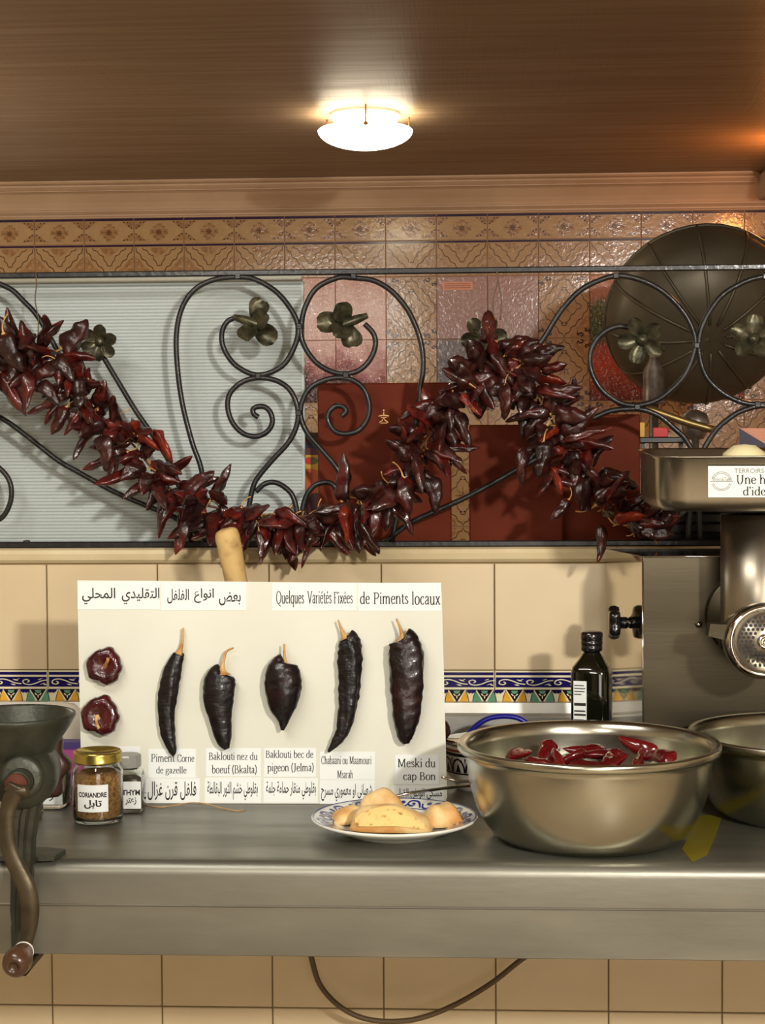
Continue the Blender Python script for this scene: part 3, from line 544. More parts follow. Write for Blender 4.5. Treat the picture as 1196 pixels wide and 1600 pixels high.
# ribbed plastic panel
pt = thing('ribbed_panel', 'white ribbed plastic sheet standing behind the scrolls on the left', 'panel', (P(200, 640, 3.25).x, .10, zl1+.002))
xa, xb = P(-170, 640, 3.25).x, P(474, 640, 3.25).x; z0, z1 = zl1+.002, P(300, 441, 3.25).z; n = 78; mb = MB(); vs = []
for i in range(n*6+1): z = z0+(z1-z0)*i/(n*6); y = .10-.0021*abs(math.sin(PI*i/6))**.7; vs += [(xa, y, z), (xb, y, z)]
vs += [(xa, .106, z1), (xb, .106, z1), (xa, .106, z0), (xb, .106, z0)]; N = n*6+1
fs = [(2*i, 2*i+1, 2*i+3, 2*i+2) for i in range(N-1)]+[(2*N-2, 2*N-1, 2*N+1, 2*N), (2*N, 2*N+1, 2*N+3, 2*N+2), (2*N+2, 2*N+3, 1, 0)]
mb.add(vs, fs, M['plastic']); mb.obj('ribbed_sheet', pt)
MB().box((xa, .096, z1), (xb, .110, P(300, 432, 3.25).z), M['frame'], bev=.002).obj('top_strip', pt)
MB().box((xb-.003, .0975, z0), (xb+.003, .108, z1), M['plastic'], bev=.001).obj('edge_strip', pt)
MB().box((xa, .088, z0), (xb, .098, z0+.006), M['dark']).obj('bottom_strip', pt)
k0 = P(48, 848, 3.24); MB().lathe([(.0035, 0), (.0035, .006), (.007, .008), (.007, .012), (.0001, .013)], M['dark'], Matrix.Translation((k0.x, .06, zl1+.002)), 12).obj('peg', pt)
# brown leatherette boxes
b1 = thing('menu_box', 'brown leatherette box with small gold emblem behind the right-hand scroll', 'box', (P(600, 700, 3.26).x, .11, zl1+.002))
a = P(496, 599, 3.26); b = P(705, 599, 3.26)
MB().box((a.x, .11, zl1+.002), (b.x, .135, a.z), M['book'], bev=.003).obj('cover', b1)
mb = MB()
def ef(x, y, h): c = P(600, 652, 3.26); return (c.x+x*W(9, 3.26), .11-.0004-h, c.z-y*W(9, 3.26))
mb.ribbon([(-.9, -.2), (-.3, -.35), (.3, -.35), (.9, -.2)], .18, M['gold'], ef, 0); mb.ribbon([(-.8, .9), (-.3, .6), (0, .1), (.3, .6), (.8, .9)], .16, M['gold'], ef, 0)
mb.ribbon([(-.5, 0), (.5, 0)], .14, M['gold'], ef, 0); mb.ribbon([(-.6, 1), (.6, 1)], .12, M['gold'], ef, 0); mb.ribbon([(0, -.9), (0, -.4)], .16, M['gold'], ef, 0); mb.flat([ell(0, -1.2, .16, .16, 8)], M['gold'], ef, 0)
mb.obj('gold_emblem', b1)
slab('menu_box', 'plain brown leatherette box below the right peak of the pepper garland', 'box', 733, 664, 880, 3.262, .024, M['book'])
slab('menu_box', 'brown leatherette box half hidden between the garland and the steel hopper tray', 'box', 868, 648, 1001, 3.30, .018, M['book'])
# small printed carton seen in the gap right of the ribbed panel
cb = thing('spice_carton', 'small plum and yellow printed carton between ribbed panel and brown box', 'carton', (P(487, 760, 3.3).x, .15, zl1+.002))
a = P(474, 676, 3.31); b = P(540, 676, 3.31)
MB().box((a.x, .16, zl1+.002), (b.x, .176, a.z), M['purple'], bev=.001).obj('carton_body', cb)
def cf(px, py, h): q = P(px, py, 3.31); return (q.x, .1595-h, q.z)
mb = MB().flat([rect(474, 770, 540, 711)], M['yelc'], cf, .0001); mb.flat([rect(474, 700, 540, 692)], M['navy'], cf, .0001)
mb.flat([ell(487, 720, 11, 6, 12)], M['greenc'], cf, .0003); mb.flat([ell(482, 720, 5, 6, 12)], M['redc'], cf, .0005); mb.flat([ell(484, 752, 24, 20, 16)], M['orange'], cf, .0006); mb.obj('carton_print', cb)
# black slatted crate behind the garland on the right
cr = thing('black_crate', 'black slatted crate on the ledge below the steel hopper tray', 'crate', (P(1070, 830, 3.27).x, .12, zl1+.002))
a = P(1000, 782, 3.27); b = P(1260, 782, 3.27)
MB().box((a.x, .150, zl1+.002), (b.x, .160, a.z), M['dark']).obj('back_panel', cr)
for i in range(4):
    z = zl1+.004+i*(a.z-zl1-.008)/4; MB().box((a.x, .115, z), (b.x, .125, z+(a.z-zl1)/4*.72), M['blackp'], bev=.001).obj('slat', cr)
for x in (a.x, b.x-.008): MB().box((x, .115, zl1+.002), (x+.008, .160, a.z+.002), M['blackp']).obj('end_panel', cr)
# things further back, above the tray
fl = thing('display_stand', 'dark bar stand holding red and yellow cards above the hopper tray', 'stand', (P(1040, 690, 3.4).x, P(0, 0, 3.45).y, .0))
a = P(1000, 683, 3.45); b = P(1072, 692, 3.45)
MB().box((a.x, a.y, b.z), (b.x, a.y+.03, a.z), M['dark'], bev=.002).obj('shelf_bar', fl)
for x in (a.x+.004, b.x-.012): MB().box((x, a.y+.01, 0), (x+.008, a.y+.02, b.z), M['dark']).obj('post', fl)
def card(name, label, px0, px1, py0, py1, d, m, poly=None):
    a = P(px0, py0, d); b = P(px1, py1, d); pl = poly or rect(a.x, b.z, b.x, a.z)
    return tag(MB().prism(pl, a.y, a.y+.002, m).obj(name), label, 'card')
zc = a.z
q = P(1021, 668, 3.46); q2 = P(1044, 683, 3.46); tag(MB().box((q.x, a.y+.008, zc), (q2.x, a.y+.018, q.z), M['redc'], bev=.001).obj('red_card'), 'red card standing on the dark bar above the hopper tray', 'card')
q = P(1000, 660, 3.46); q2 = P(1008, 683, 3.46); tag(MB().box((q.x, a.y+.008, zc), (q2.x, a.y+.018, q.z), M['yelc'], bev=.001).obj('yellow_card'), 'narrow yellow card at the left end of the dark bar', 'card')
pn = thing('pennant_board', 'pink board with a navy triangle at the right edge above the tray', 'board', (P(1190, 700, 3.6).x, P(0, 0, 3.6).y, zl1))
def pl3(pts, d, y0, y1, m, name, par): return MB().prism([(P(x, y, d).x, P(x, y, d).z) for x, y in pts], y0, y1, m).obj(name, par)
y0 = 3.6-CD
pl3([(1156, 669), (1300, 669), (1300, 790), (1156, 790)], 3.6, y0, y0+.004, M['pinkc'], 'board_panel', pn)
pl3([(1156, 669), (1156, 705), (1215, 705)], 3.598, y0-.002, y0-.0005, M['navy'], 'triangle', pn)
MB().box((P(1170, 800, 3.6).x, y0+.005, 0), (P(1185, 800, 3.6).x, y0+.02, P(1170, 700, 3.6).z), M['dark']).obj('post', pn)

# big olive dome with gores, its burner tube and pole (standing in the back room)
DD = 5.3; dc = P(1094, 492, DD); RD = W(146, DD)
dome = thing('dome_heater', 'big dark olive segmented metal dome on a pole at upper right', 'heater', (P(1010, 650, DD).x, dc.y, 0))
T = Matrix.Translation(dc) @ Matrix.Rotation(math.radians(118), 4, 'X') @ Matrix.Rotation(math.radians(3), 4, 'Y')
for g in range(12):
    rings = []
    for i in range(13):
        t = i/12; rr = RD*(math.sin(t*PI/2)**.9); z = RD*.62*math.cos(t*PI/2) - (0.006 if i == 7 else 0)
        rings.append([T @ Vector((rr*math.cos(a), rr*math.sin(a), z)) for a in [2*PI*(g+u)/12+.1 for u in (.02, .25, .5, .75, .98)]])
    back = [[p-(T.to_3x3() @ Vector((0, 0, .006))) for p in rg] for rg in rings]
    mb = MB().loft(rings, M['olive'], True, False, False, closed=False).loft(back[::-1], M['olive'], True, False, False, closed=False)
    mb.obj('gore', dome)
for g in range(12):
    a = 2*PI*g/12+.1
    MB().tube([T @ Vector((RD*math.sin(t*PI/24)**.9*math.cos(a), RD*math.sin(t*PI/24)**.9*math.sin(a), RD*.62*math.cos(t*PI/24)+.002)) for t in range(1, 13)], .005, M['olive'], 6).obj('seam', dome)
MB().tube([T @ Vector((RD*math.cos(a), RD*math.sin(a), 0)) for a in [2*PI*i/40 for i in range(41)]], .006, M['olive'], 6).obj('rim', dome)
bx = P(1010, 600, DD)
Tb = Matrix.Translation((bx.x, bx.y-.22, 0)); z = lambda y: P(1010, y, DD-.22).z
MB().lathe([(W(18, DD), z(632)), (W(18, DD), z(626)), (W(16, DD), z(624)), (W(16, DD), z(580)), (W(7, DD), z(562)), (W(6, DD), z(535)), (.0001, z(533))], M['galv'], Tb, 24).obj('burner_tube', dome)
MB().lathe([(W(7, DD), .0), (W(7, DD), z(632))], M['galv'], Tb, 16).obj('pole', dome)
MB().lathe([(.22, 0), (.22, .03), (.05, .05), (.03, .09), (.0001, .09)], M['olive'], Tb, 24).obj('base', dome)
MB().tube([(bx.x, bx.y-.22, z(545)), (bx.x+.05, bx.y-.1, z(540)), tuple(T @ Vector((0, 0, RD*.6)))], .012, M['olive'], 8).obj('bracket', dome)
# brass lever tap with round body
tp = thing('brass_tap', 'tarnished brass lever with a round knob behind the iron scrolls', 'tap', (P(1088, 660, 3.5).x, P(0, 0, 3.5).y, 0))
MB().tube(catmull([P(x, y, 3.5) for x, y in ((1012, 638), (1040, 648), (1075, 660), (1118, 672))], 4), [.007, .0085, .009, .008], M['brass'], 10).obj('lever', tp)
c = P(1087, 663, 3.53); MB().lathe([(.0001, -.035), (.018, -.030), (.028, -.012), (.030, .006), (.024, .022), (.010, .030), (.0001, .031)], M['galv'], Matrix.Translation(c), 20).obj('tap_body', tp)
MB().tube([(c.x, c.y, c.z-.03), (c.x, c.y, 0)], .008, M['galv'], 8).obj('standpipe', tp)

# ------------------------------------------------------------------ wrought iron railing
RDp = 3.17; RY = RDp-CD
rail = thing('iron_railing', 'black wrought iron railing with scrolls, leaves and flowers along the ledge', 'railing', (0, RY, zl1))
def bar(name, pts, r=.0052, d=RDp, k=6, closed=False): return MB().tube(catmull([P(x, y, d) for x, y in pts], k), r, M['iron'], 10).obj(name, rail)
a = P(598, 427, RDp)
MB().box((-2.0, RY-.006, P(0, 431+4.5, RDp).z), (2.2, RY+.006, P(0, 431-4.5, RDp).z), M['iron'], bev=.002).obj('top_rail', rail)
MB().box((-2.0, RY-.006, zl1+.002), (2.2, RY+.006, P(598, 845, RDp).z), M['iron'], bev=.002).obj('bottom_rail', rail)
SCR = [
 [(322, 848), (318, 790), (315, 735), (300, 690), (285, 630), (277, 570), (276, 520), (285, 480), (305, 452), (335, 437), (372, 433), (400, 437), (433, 457), (457, 487), (466, 512), (461, 540), (441, 572), (404, 586), (370, 572), (350, 545), (347, 520), (355, 503), (368, 496)],
 [(553, 434), (583, 438), (610, 453), (633, 478), (648, 505), (657, 531), (661, 556), (661, 581), (657, 606), (654, 640), (645, 690), (630, 760), (612, 848)],
 [(553, 434), (528, 434), (495, 450), (477, 480), (471, 510), (472, 531), (485, 556), (503, 573), (528, 583), (553, 582), (571, 571), (583, 553), (587, 535), (583, 520), (570, 506)],
 [(404, 652), (397, 647), (395.5, 640), (402, 635.6), (414, 636), (423, 645), (425.6, 661), (417, 675), (400.5, 682), (380.5, 677.4), (364, 661), (356, 637), (360, 614), (380.5, 596), (407, 590.4), (434, 595.5), (454, 610.5), (465, 637), (464, 664), (451, 691), (427, 717.5), (407, 741), (396, 760), (388, 800), (384, 848)],
 [(400, 768), (414, 756), (430.6, 754), (447, 762.7), (458, 776), (464, 800), (466, 848)],
 [(534, 650.6), (541, 642), (534, 634.6), (522.6, 635.6), (512.6, 647), (514, 660.7), (524, 674), (541, 678), (561, 672), (574.5, 654), (577, 630.6), (568, 607), (551, 594), (531, 590), (507.5, 594), (484, 607), (471.4, 630.6), (470.8, 654), (481, 677.4), (501, 701), (521, 724), (533, 745), (545, 795), (548, 848)],
 [(470, 848), (474, 790), (487.5, 762), (507.6, 753.6), (521, 758), (532, 775)],
 [(-90, 445), (-60, 434), (-20, 437), (0, 444), (20, 454), (37, 470.7), (53.5, 487.5), (67, 507.5), (88, 545), (108, 590)],
 [(156, 545), (163, 560), (185.6, 598), (213, 643), (246, 691), (275, 745), (300, 848)],
 [(-70, 632), (-30, 640), (5, 655), (35, 676), (63, 698), (93, 721), (123, 738), (150, 753), (175.6, 767), (213, 783.5), (246, 797), (271, 807), (330, 848)],
 [(-40, 726), (-15, 724), (3, 735), (14, 750), (18, 768), (15, 788.6), (3, 808.6), (-20, 820), (-50, 848)],
 [(800, 640), (815, 590), (835, 551), (853, 524), (876, 487), (903, 457), (930, 441), (963, 431), (997, 436), (1030, 451), (1057, 474), (1077, 501), (1087, 530), (1084, 555), (1072, 584), (1053, 606), (1027.5, 625), (999, 633), (971, 630), (942.6, 611), (926, 584), (922, 558), (930, 535), (946, 518), (966, 510), (985, 512)],
 [(1330, 560), (1300, 490), (1262, 448), (1230, 432), (1196, 432), (1164, 440.6), (1130, 460.7), (1107, 491), (1094, 524), (1093.6, 555), (1103, 586), (1122, 608), (1147, 623.5), (1172, 631), (1200, 631), (1228, 620), (1248, 600), (1254, 570), (1247, 540), (1228, 520), (1205, 513)],
 [(820, 728), (845, 700), (870, 678), (898.6, 666), (930, 652), (955, 642), (983.5, 639), (1008.7, 641), (1034, 652), (1056, 671), (1071.6, 686), (1085, 715), (1092, 780), (1094, 848)],
 [(1075, 848), (1082, 770), (1095, 715), (1115.6, 677), (1134.5, 658), (1160, 642), (1200, 634), (1250, 650), (1300, 690)],
 [(600, 848), (640, 818), (675, 801), (720.6, 781), (761, 760), (801, 738), (819.6, 727.6), (850, 712)],
 [(1020, 848), (1052.7, 815), (1071.6, 800), (1090, 782)],
]
for pts in SCR: bar('scroll', pts)
for x, y in ((468, 510), (404, 588), (541, 586), (467, 645), (1089, 540), (996, 636), (372, 432), (553, 432), (963, 431), (1196, 432), (1184, 632)):
    c = P(x, y, RDp); MB().box((c.x-.006, c.y-.0065, c.z-.006), (c.x+.006, c.y+.0065, c.z+.006), M['iron'], bev=.002).obj('weld_collar', rail)
def petal(mb, T, L, Wd, cup, m):
    rings = []
    for i in range(9):
        t = i/8; w = Wd*(.30+.70*math.sin(PI*min(1, max(0, t*1.08-.02)))**.5 if t < .9 else (.86, .30)[i-7 if i < 9 else 1] if i == 8 else 1)
        w = Wd*(.34+.66*(math.sin(t*PI/1.24))**1.1) if i < 7 else Wd*(.84, .42)[i-7]
        z = cup*math.sin(t*PI*.62)
        rings.append([T @ Vector((u*w/2, t*L, z+u*u*cup*.5+.0009*math.cos(u*11)*t)) for u in (-1, -.66, -.33, 0, .33, .66, 1)])
    th = T.to_3x3() @ Vector((0, 0, -.0014)); mb.loft(rings, m, True, False, False, closed=False); mb.loft([[p+th for p in rg] for rg in rings][::-1], m, True, False, False, closed=False)
    e = [q_[0] for q_ in rings]+rings[-1]+[q_[-1] for q_ in reversed(rings)]
    mb.loft([e, [p+th for p in e]], m, False, False, False, closed=False)
def flower(px, py, rpx, n, tilt, rot, leafy=False, d=RDp-.012):
    c = P(px, py, d); Rr = W(rpx, d)
    base = Matrix.Translation(c) @ Matrix.Rotation(rot, 4, 'Y') @ Matrix.Rotation(PI/2+tilt, 4, 'X')
    f = bpy.data.objects.new('flower' if not leafy else 'leaf_spray', None); C.objects.link(f); f.location = c; f.parent = rail; f.matrix_parent_inverse = Matrix.Translation(rail.location).inverted()
    for i in range(n):
        a = (2*PI*i/n) if not leafy else (-1.25, -.35, .45, 1.35)[i]
        T = base @ Matrix.Rotation(a, 4, 'Z') @ Matrix.Translation((0, Rr*.10, 0)) @ Matrix.Rotation(.12 if not leafy else (.5, -.2, .35, -.3)[i], 4, 'X')
        mb = MB(); petal(mb, T, Rr*.9*((1.0, 1.15, .95, .85)[i] if leafy else 1), Rr*(.66 if not leafy else .80), Rr*(.22 if not leafy else .3), M['leafm']); link('petal', mb.mesh('petal'), f)
    if not leafy: link('boss', MB().lathe([(Rr*.26, -.002), (Rr*.27, Rr*.12), (Rr*.18, Rr*.30), (.0001, Rr*.34)], M['leafm'], base, 16).mesh('boss'), f)
    else: link('calyx', MB().tube([base @ Vector((0, -Rr*.75, -.002)), base @ Vector((0, -Rr*.3, .001)), base @ Vector((0, Rr*.1, .003)), base @ Vector((0, Rr*.45, .006))], [.0056, .009, .0095, .004], M['leafm'], 10).mesh('calyx'), f)
flower(157, 533, 31, 6, .35, .2); flower(757, 528, 37, 6, .1, .4)
flower(394, 504, 42, 4, .15, PI*.60, True); flower(545, 504, 42, 4, .15, -PI*.62, True)
flower(1005, 530, 38, 5, .35, .9); flower(1178, 531, 38, 5, .3, 2.6)
# hanging wires of the garland
for pts in ([(56, 426), (57, 445), (55, 470), (60, 500), (58, 540)], [(778, 424), (777, 445), (770, 475), (776, 520)], [(776, 424), (781, 450), (784, 470), (782, 500)]):
    MB().tube(catmull([P(x, y, RDp-.012) for x, y in pts], 5), .0012, M['cable'], 6).obj('tie_wire', rail)

# ------------------------------------------------------------------ dried peppers
def pepper_mesh(L, Wd, seed, mats, bend=.2, tip=.12, shoulder=.22, wr=.16, squash=.72, nr=15, ns=14, dent=.0, name='pepper'):
    """pepper hanging down -Z from its stem end at the origin"""
    rd = random.Random(seed); ph = [rd.uniform(0, 6.28) for _ in range(6)]; kk = rd.choice((3, 4, 5)); rings = []
    ba = rd.uniform(-.5, .5)
    for i in range(nr+1):
        t = i/nr
        if t < shoulder: r = math.sin((t/shoulder)*PI/2)**.6*.96+.04
        else: u = (t-shoulder)/(1-shoulder); r = (1-u**2.1)*(1-tip)+tip*math.sqrt(max(0, 1-u**6))
        r = max(r, .02)*Wd/2*(1+.10*math.sin(t*9+ph[0])+.05*math.sin(t*21+ph[1]))
        cx = bend*L*(t*t-.15*math.sin(t*PI)) + .02*L*math.sin(t*7+ph[2]); cy = ba*.12*L*math.sin(t*PI*.9+ph[5]*.2)
        ring = []
        for j in range(ns):
            a = 2*PI*j/ns; f = 1+wr*(math.sin(kk*a+ph[3]+t*1.5)*.6+math.sin((kk+3)*a+ph[4]-t*5)*.4)*(1-.5*t)+wr*.35*math.sin(a*2+t*14+ph[1])
            ring.append(Vector((cx+r*f*math.cos(a), cy+r*f*squash*math.sin(a), -L*t+(0.03*L*math.cos(2*a)*(1-t)**6))))
        rings.append(ring)
    mb = MB(); mb.loft(rings, mats[0], True); return mb.mesh(name)
def stem_mesh(L, seed, r=.0013, curl=.5, calyx=.0042):
    rd = random.Random(seed); s = rd.choice((-1, 1))
    pts = catmull([(0, 0, -.002), (s*curl*L*.1, 0, L*.35), (s*curl*L*.45, .2*L*rd.uniform(-1, 1), L*.75), (s*curl*L, 0, L)], 4)
    mb = MB().tube(pts, [r*1.5, r, r*.8, r*1.1], M['stem'], 7)
    if calyx: mb.lathe([(.0001, .0025), (calyx*.5, .001), (calyx, -.0015), (calyx*1.02, -.003), (.0001, -.003)], M['stem'], None, 10)
    return mb.mesh('stem')
rd = random.Random(11)
PV = []
for i in range(10):
    L = (.062, .070, .078, .056, .085, .066, .092, .060, .073, .080)[i]; wd = (.031, .027, .034, .033, .026, .036, .029, .027, .033, .025)[i]
    m = M[('pepper', 'pepper', 'pepper_d', 'pepper', 'pepper', 'pepper_d', 'pepper', 'pepper_o', 'pepper', 'pepper')[i]]
    PV.append((pepper_mesh(L, wd, 50+i, [m], bend=rd.uniform(-.2, .2), tip=rd.uniform(.14, .4), wr=.32, nr=20, ns=18, squash=rd.uniform(.5, .8)), L))
ST = [stem_mesh(rd.uniform(.018, .03), 70+i, curl=rd.uniform(.4, .9)) for i in range(4)]
gar = thing('pepper_garland', 'long garland of dried dark red peppers strung in peaks across the iron railing', 'garland', P(470, 800, 3.10))
path = [(-75, 600), (-30, 570), (20, 548), (62, 548), (100, 570), (128, 612), (160, 655), (205, 692), (240, 735), (280, 775), (325, 790), (375, 800), (430, 806), (485, 806), (540, 796), (585, 785), (620, 755), (648, 712), (680, 672), (715, 625), (750, 575), (780, 550), (812, 572), (845, 620), (868, 668), (893, 712), (925, 752), (950, 792), (985, 822), (1035, 830)]
pw = [P(x, y, 3.085) for x, y in path]; pc = catmull(pw, 8); cum = [0]
for i in range(1, len(pc)): cum.append(cum[-1]+(pc[i]-pc[i-1]).length)
def at(s):
    for i in range(1, len(pc)):
        if cum[i] >= s: break
    u = (s-cum[i-1])/max(1e-9, cum[i]-cum[i-1]); return pc[i-1].lerp(pc[i], u), (pc[i]-pc[i-1]).normalized()
MB().tube(pc, .0022, M['string'], 6).obj('string', gar)
NP = 262
def put_pepper(p, v, k, roll, st):
    me, L = PV[k]
    q = v.to_track_quat('-Z', 'Y') @ Matrix.Rotation(roll, 3, 'Z').to_quaternion()
    o = link('pepper', me, gar, p, q)
    if st:
        c = bpy.data.objects.new('stem', ST[st-1]); C.objects.link(c); c.parent = o
    return o
gr = random.Random(5)
for i in range(NP):
    s = cum[-1]*(i+.5+gr.uniform(-.4, .4))/NP; p, t = at(max(0, min(cum[-1]*.999, s)))
    nrm = Vector((-t.z, 0, t.x)); side = 1 if i % 2 == 0 else -1
    spread = gr.uniform(.15, 1.0)*side
    px = 733+p.x/(3.085)*F
    down = .55 if 250 < px < 640 else .30
    v = nrm*spread + t*gr.uniform(-.7, .7) + Vector((0, gr.uniform(-1.0, .15), 0)) + Vector((0, 0, -down*gr.uniform(.4, 1.2)))
    if v.length < .3: v = Vector((0, -.6, -.6))
    if px > 925: v.z = abs(v.z)*.6+.05; v.y = -abs(v.y)-.2; p = p+Vector((0, 0, .006))
    v.normalize()
    k = gr.randrange(10)
    if 590 < px and gr.random() < .35: k = gr.choice((2, 5))
    if 330 < px < 600 and v.z < -.5: k = gr.choice((1, 4, 6, 6, 9, 8))
    off = v*.003 + nrm*gr.uniform(-.014, .014) + Vector((0, gr.uniform(-.022, .008), 0))
    put_pepper(p+off, v, k, gr.uniform(0, 6.28), gr.choice((0, 0, 0, 1, 2, 3, 4)))
# conspicuous single peppers seen in the photograph: (root px, tip px, mesh)
for (ax, ay, bx, by, k, dd) in ((95, 545, 143, 508, 5, 3.07), (70, 528, 98, 500, 3, 3.06), (0, 585, 42, 652, 1, 3.05), (105, 635, 80, 680, 1, 3.05), (240, 672, 272, 722, 7, 3.04), (330, 780, 362, 724, 9, 3.06), (290, 780, 330, 730, 2, 3.07),
    (405, 830, 410, 880, 4, 3.03), (492, 830, 470, 888, 6, 3.03), (560, 815, 590, 865, 4, 3.03), (540, 790, 543, 862, 7, 3.03), (535, 785, 538, 708, 1, 3.06), (765, 535, 757, 486, 5, 3.05), (790, 555, 825, 528, 0, 3.05), (838, 560, 862, 546, 2, 3.05), (845, 580, 875, 572, 1, 3.05),
    (880, 640, 903, 600, 4, 3.06), (880, 690, 958, 664, 6, 3.05), (18, 560, 8, 492, 2, 3.05), (48, 560, 32, 500, 0, 3.05), (5, 520, 28, 585, 5, 3.03), (30, 575, 48, 640, 8, 3.04), (85, 560, 120, 590, 2, 3.03), (120, 590, 122, 640, 5, 3.03), (215, 680, 250, 700, 7, 3.04), (160, 680, 175, 735, 2, 3.03), (820, 700, 815, 760, 2, 3.02), (850, 690, 845, 750, 5, 3.02), (860, 730, 882, 770, 7, 3.02), (940, 820, 941, 880, 4, 3.02), (960, 815, 1011, 800, 7, 3.03), (890, 780, 862, 812, 1, 3.03), (640, 720, 610, 684, 2, 3.05), (700, 700, 745, 700, 9, 3.05), (735, 600, 690, 575, 1, 3.05), (60, 600, 95, 625, 2, 3.05), (672, 745, 690, 800, 2, 3.03), (630, 745, 640, 805, 0, 3.03), (790, 600, 795, 655, 2, 3.04), (930, 790, 985, 735, 1, 3.05), (1000, 820, 1050, 845, 5, 3.06)):
    a = P(ax, ay, dd); b = P(bx, by, dd-.01); v = b-a; me, L = PV[k]
    o = put_pepper(a, v.normalized(), k, 1.0*k, (ax % 4)); sc = max(.75, min(1.35, v.length/L)); o.scale = (min(sc, 1.15), min(sc, 1.15), sc)

# ------------------------------------------------------------------ sign board with seven specimens
zb_ = CT+.0005
Bc = P(410, 1257, 2.72); lean = math.radians(6)
ez = Vector((0, math.sin(lean), math.cos(lean))); ex = Vector((math.cos(.015), math.sin(.015), 0)); nrm = ex.cross(ez); nrm = -nrm if nrm.y > 0 else nrm
Bo = Vector((Bc.x, Bc.y, zb_))
def S(px, py):
    r = ray(px, py); t = (Bo-CAM).dot(nrm)/r.dot(nrm); q = CAM+r*t-Bo; return (q.dot(ex), q.dot(ez))
def SF(x, y, h): return Bo+ex*x+ez*y+nrm*h
bl, br = S(128, 1258)[0], S(699, 1250)[0]
tl, tr = S(120, 906), S(690, 912)
outl = [(bl, 0), (br-.012, 0), (br-.003, .003), (br, .012), (tr[0], tr[1]-.014), (tr[0]-.004, tr[1]-.004), (tr[0]-.014, tr[1]), tl]
sign = thing('pepper_sign', 'white board of labelled dried pepper varieties leaning on the counter', 'sign', Bo)
mb = MB(); n = len(outl)
mb.add([SF(x, y, 0) for x, y in outl], [tuple(range(n))], M['board'])
mb.add([SF(x, y, 0) for x, y in outl]+[SF(x, y, -.004) for x, y in outl], [(j, (j+1) % n, (j+1) % n+n, j+n) for j in range(n)]+[tuple(range(n, 2*n))], M['boardedge']); mb.obj('board', sign, fix=False)
def label(name, x0, y0, x1, y1, items):
    a = S(x0, y1); b = S(x1, y0); mb = MB()
    mb.add([SF(x, y, h) for h in (.0007, 0) for x, y in rect(a[0], a[1], b[0], b[1])], [(0, 1, 2, 3), (0, 4, 5, 1), (1, 5, 6, 2), (2, 6, 7, 3), (3, 7, 4, 0)], M['paper'])
    o = mb.obj(name, sign, fix=False); t = MB()
    for it in items:
        kind, txt, px0, pyt, px1, pyb = it[:6]; p = S(px0, pyb); q = S(px1, pyt)
        if kind == 's': serif(t, txt, (p[0], p[1], q[0], q[1]), M['ink'], SF, .0009, *(it[6:] or ()))
        else: sans(t, shape_ar(txt), (p[0], p[1], q[0], q[1]), M['ink'], SF, .0009, .012)
    me = t.mesh('lettering'); c = bpy.data.objects.new('lettering', me); C.objects.link(c); c.parent = o; c.matrix_parent_inverse = Matrix.Identity(4)
    c.matrix_parent_inverse = (Matrix.Identity(4)); return o
def fixl(o):
    return o
label('title_label', 121, 908, 250, 952, [('a', 'التقليدي', 190, 918, 249, 944), ('a', 'المحلي', 128, 918, 180, 944)])
label('title_label', 251, 909, 385, 953, [('a', 'بعض', 342, 925, 376, 946), ('a', 'انواع', 303, 919, 334, 942), ('a', 'الفلفل', 261, 920, 295, 943)])
label('title_label', 425, 911, 557, 954, [('s', 'Quelques', 431, 924, 475, 943, .11, .04), ('s', 'Variétés', 480, 924, 518, 943, .11, .04), ('s', 'Fixées', 521, 925, 551, 943, .11, .04)])
label('title_label', 560, 911, 689, 955, [('s', 'de', 562, 926, 578, 944), ('s', 'Piments', 583, 926, 638, 944), ('s', 'locaux', 643, 926, 688, 945)])
label('name_label', 134, 1166, 219, 1200, [('s', 'Piment', 136, 1176, 165, 1187, .09, .035), ('s', 'Chaboura', 170, 1178, 212, 1189, .09, .035)])
label('name_label', 232, 1170, 306, 1215, [('s', 'Piment', 236, 1178, 273, 1190), ('s', 'Corne', 277, 1179, 304, 1190), ('s', 'de gazelle', 244, 1198, 292, 1208)])
label('name_label', 322, 1169, 408, 1213, [('s', 'Baklouti nez du', 326, 1176, 403, 1187), ('s', 'boeuf (Bkalta)', 331, 1196, 402, 1208)])
label('name_label', 413, 1169, 494, 1214, [('s', 'Baklouti bec de', 415, 1173, 490, 1184), ('s', 'pigeon (Jelma)', 418, 1193, 491, 1205)])
label('name_label', 500, 1175, 586, 1218, [('s', 'Chabaani ou Maamouri', 502, 1182, 581, 1194, .11, .04), ('s', 'Msarah', 527, 1204, 552, 1216, .11, .04)])
label('name_label', 618, 1180, 686, 1226, [('s', 'Meski du', 621, 1186, 681, 1199), ('s', 'cap Bon', 630, 1207, 681, 1219)])
label('arabic_label', 228, 1216, 312, 1254, [('a', 'فلفل قرن غزال', 231, 1221, 307, 1250)])
label('arabic_label', 320, 1215, 408, 1254, [('a', 'بقلوطي خشم الثور البقالطة', 324, 1221, 403, 1250)])
label('arabic_label', 412, 1216, 497, 1254, [('a', 'بقلوطي منقار حمامة جلمة', 416, 1221, 494, 1249)])
label('arabic_label', 500, 1219, 586, 1256, [('a', 'شعباني او معموري مسرح', 502, 1225, 582, 1252)])
label('arabic_label', 612, 1228, 694, 1255, [('a', 'مسكي الوطن القبلي', 617, 1232, 691, 1252)])
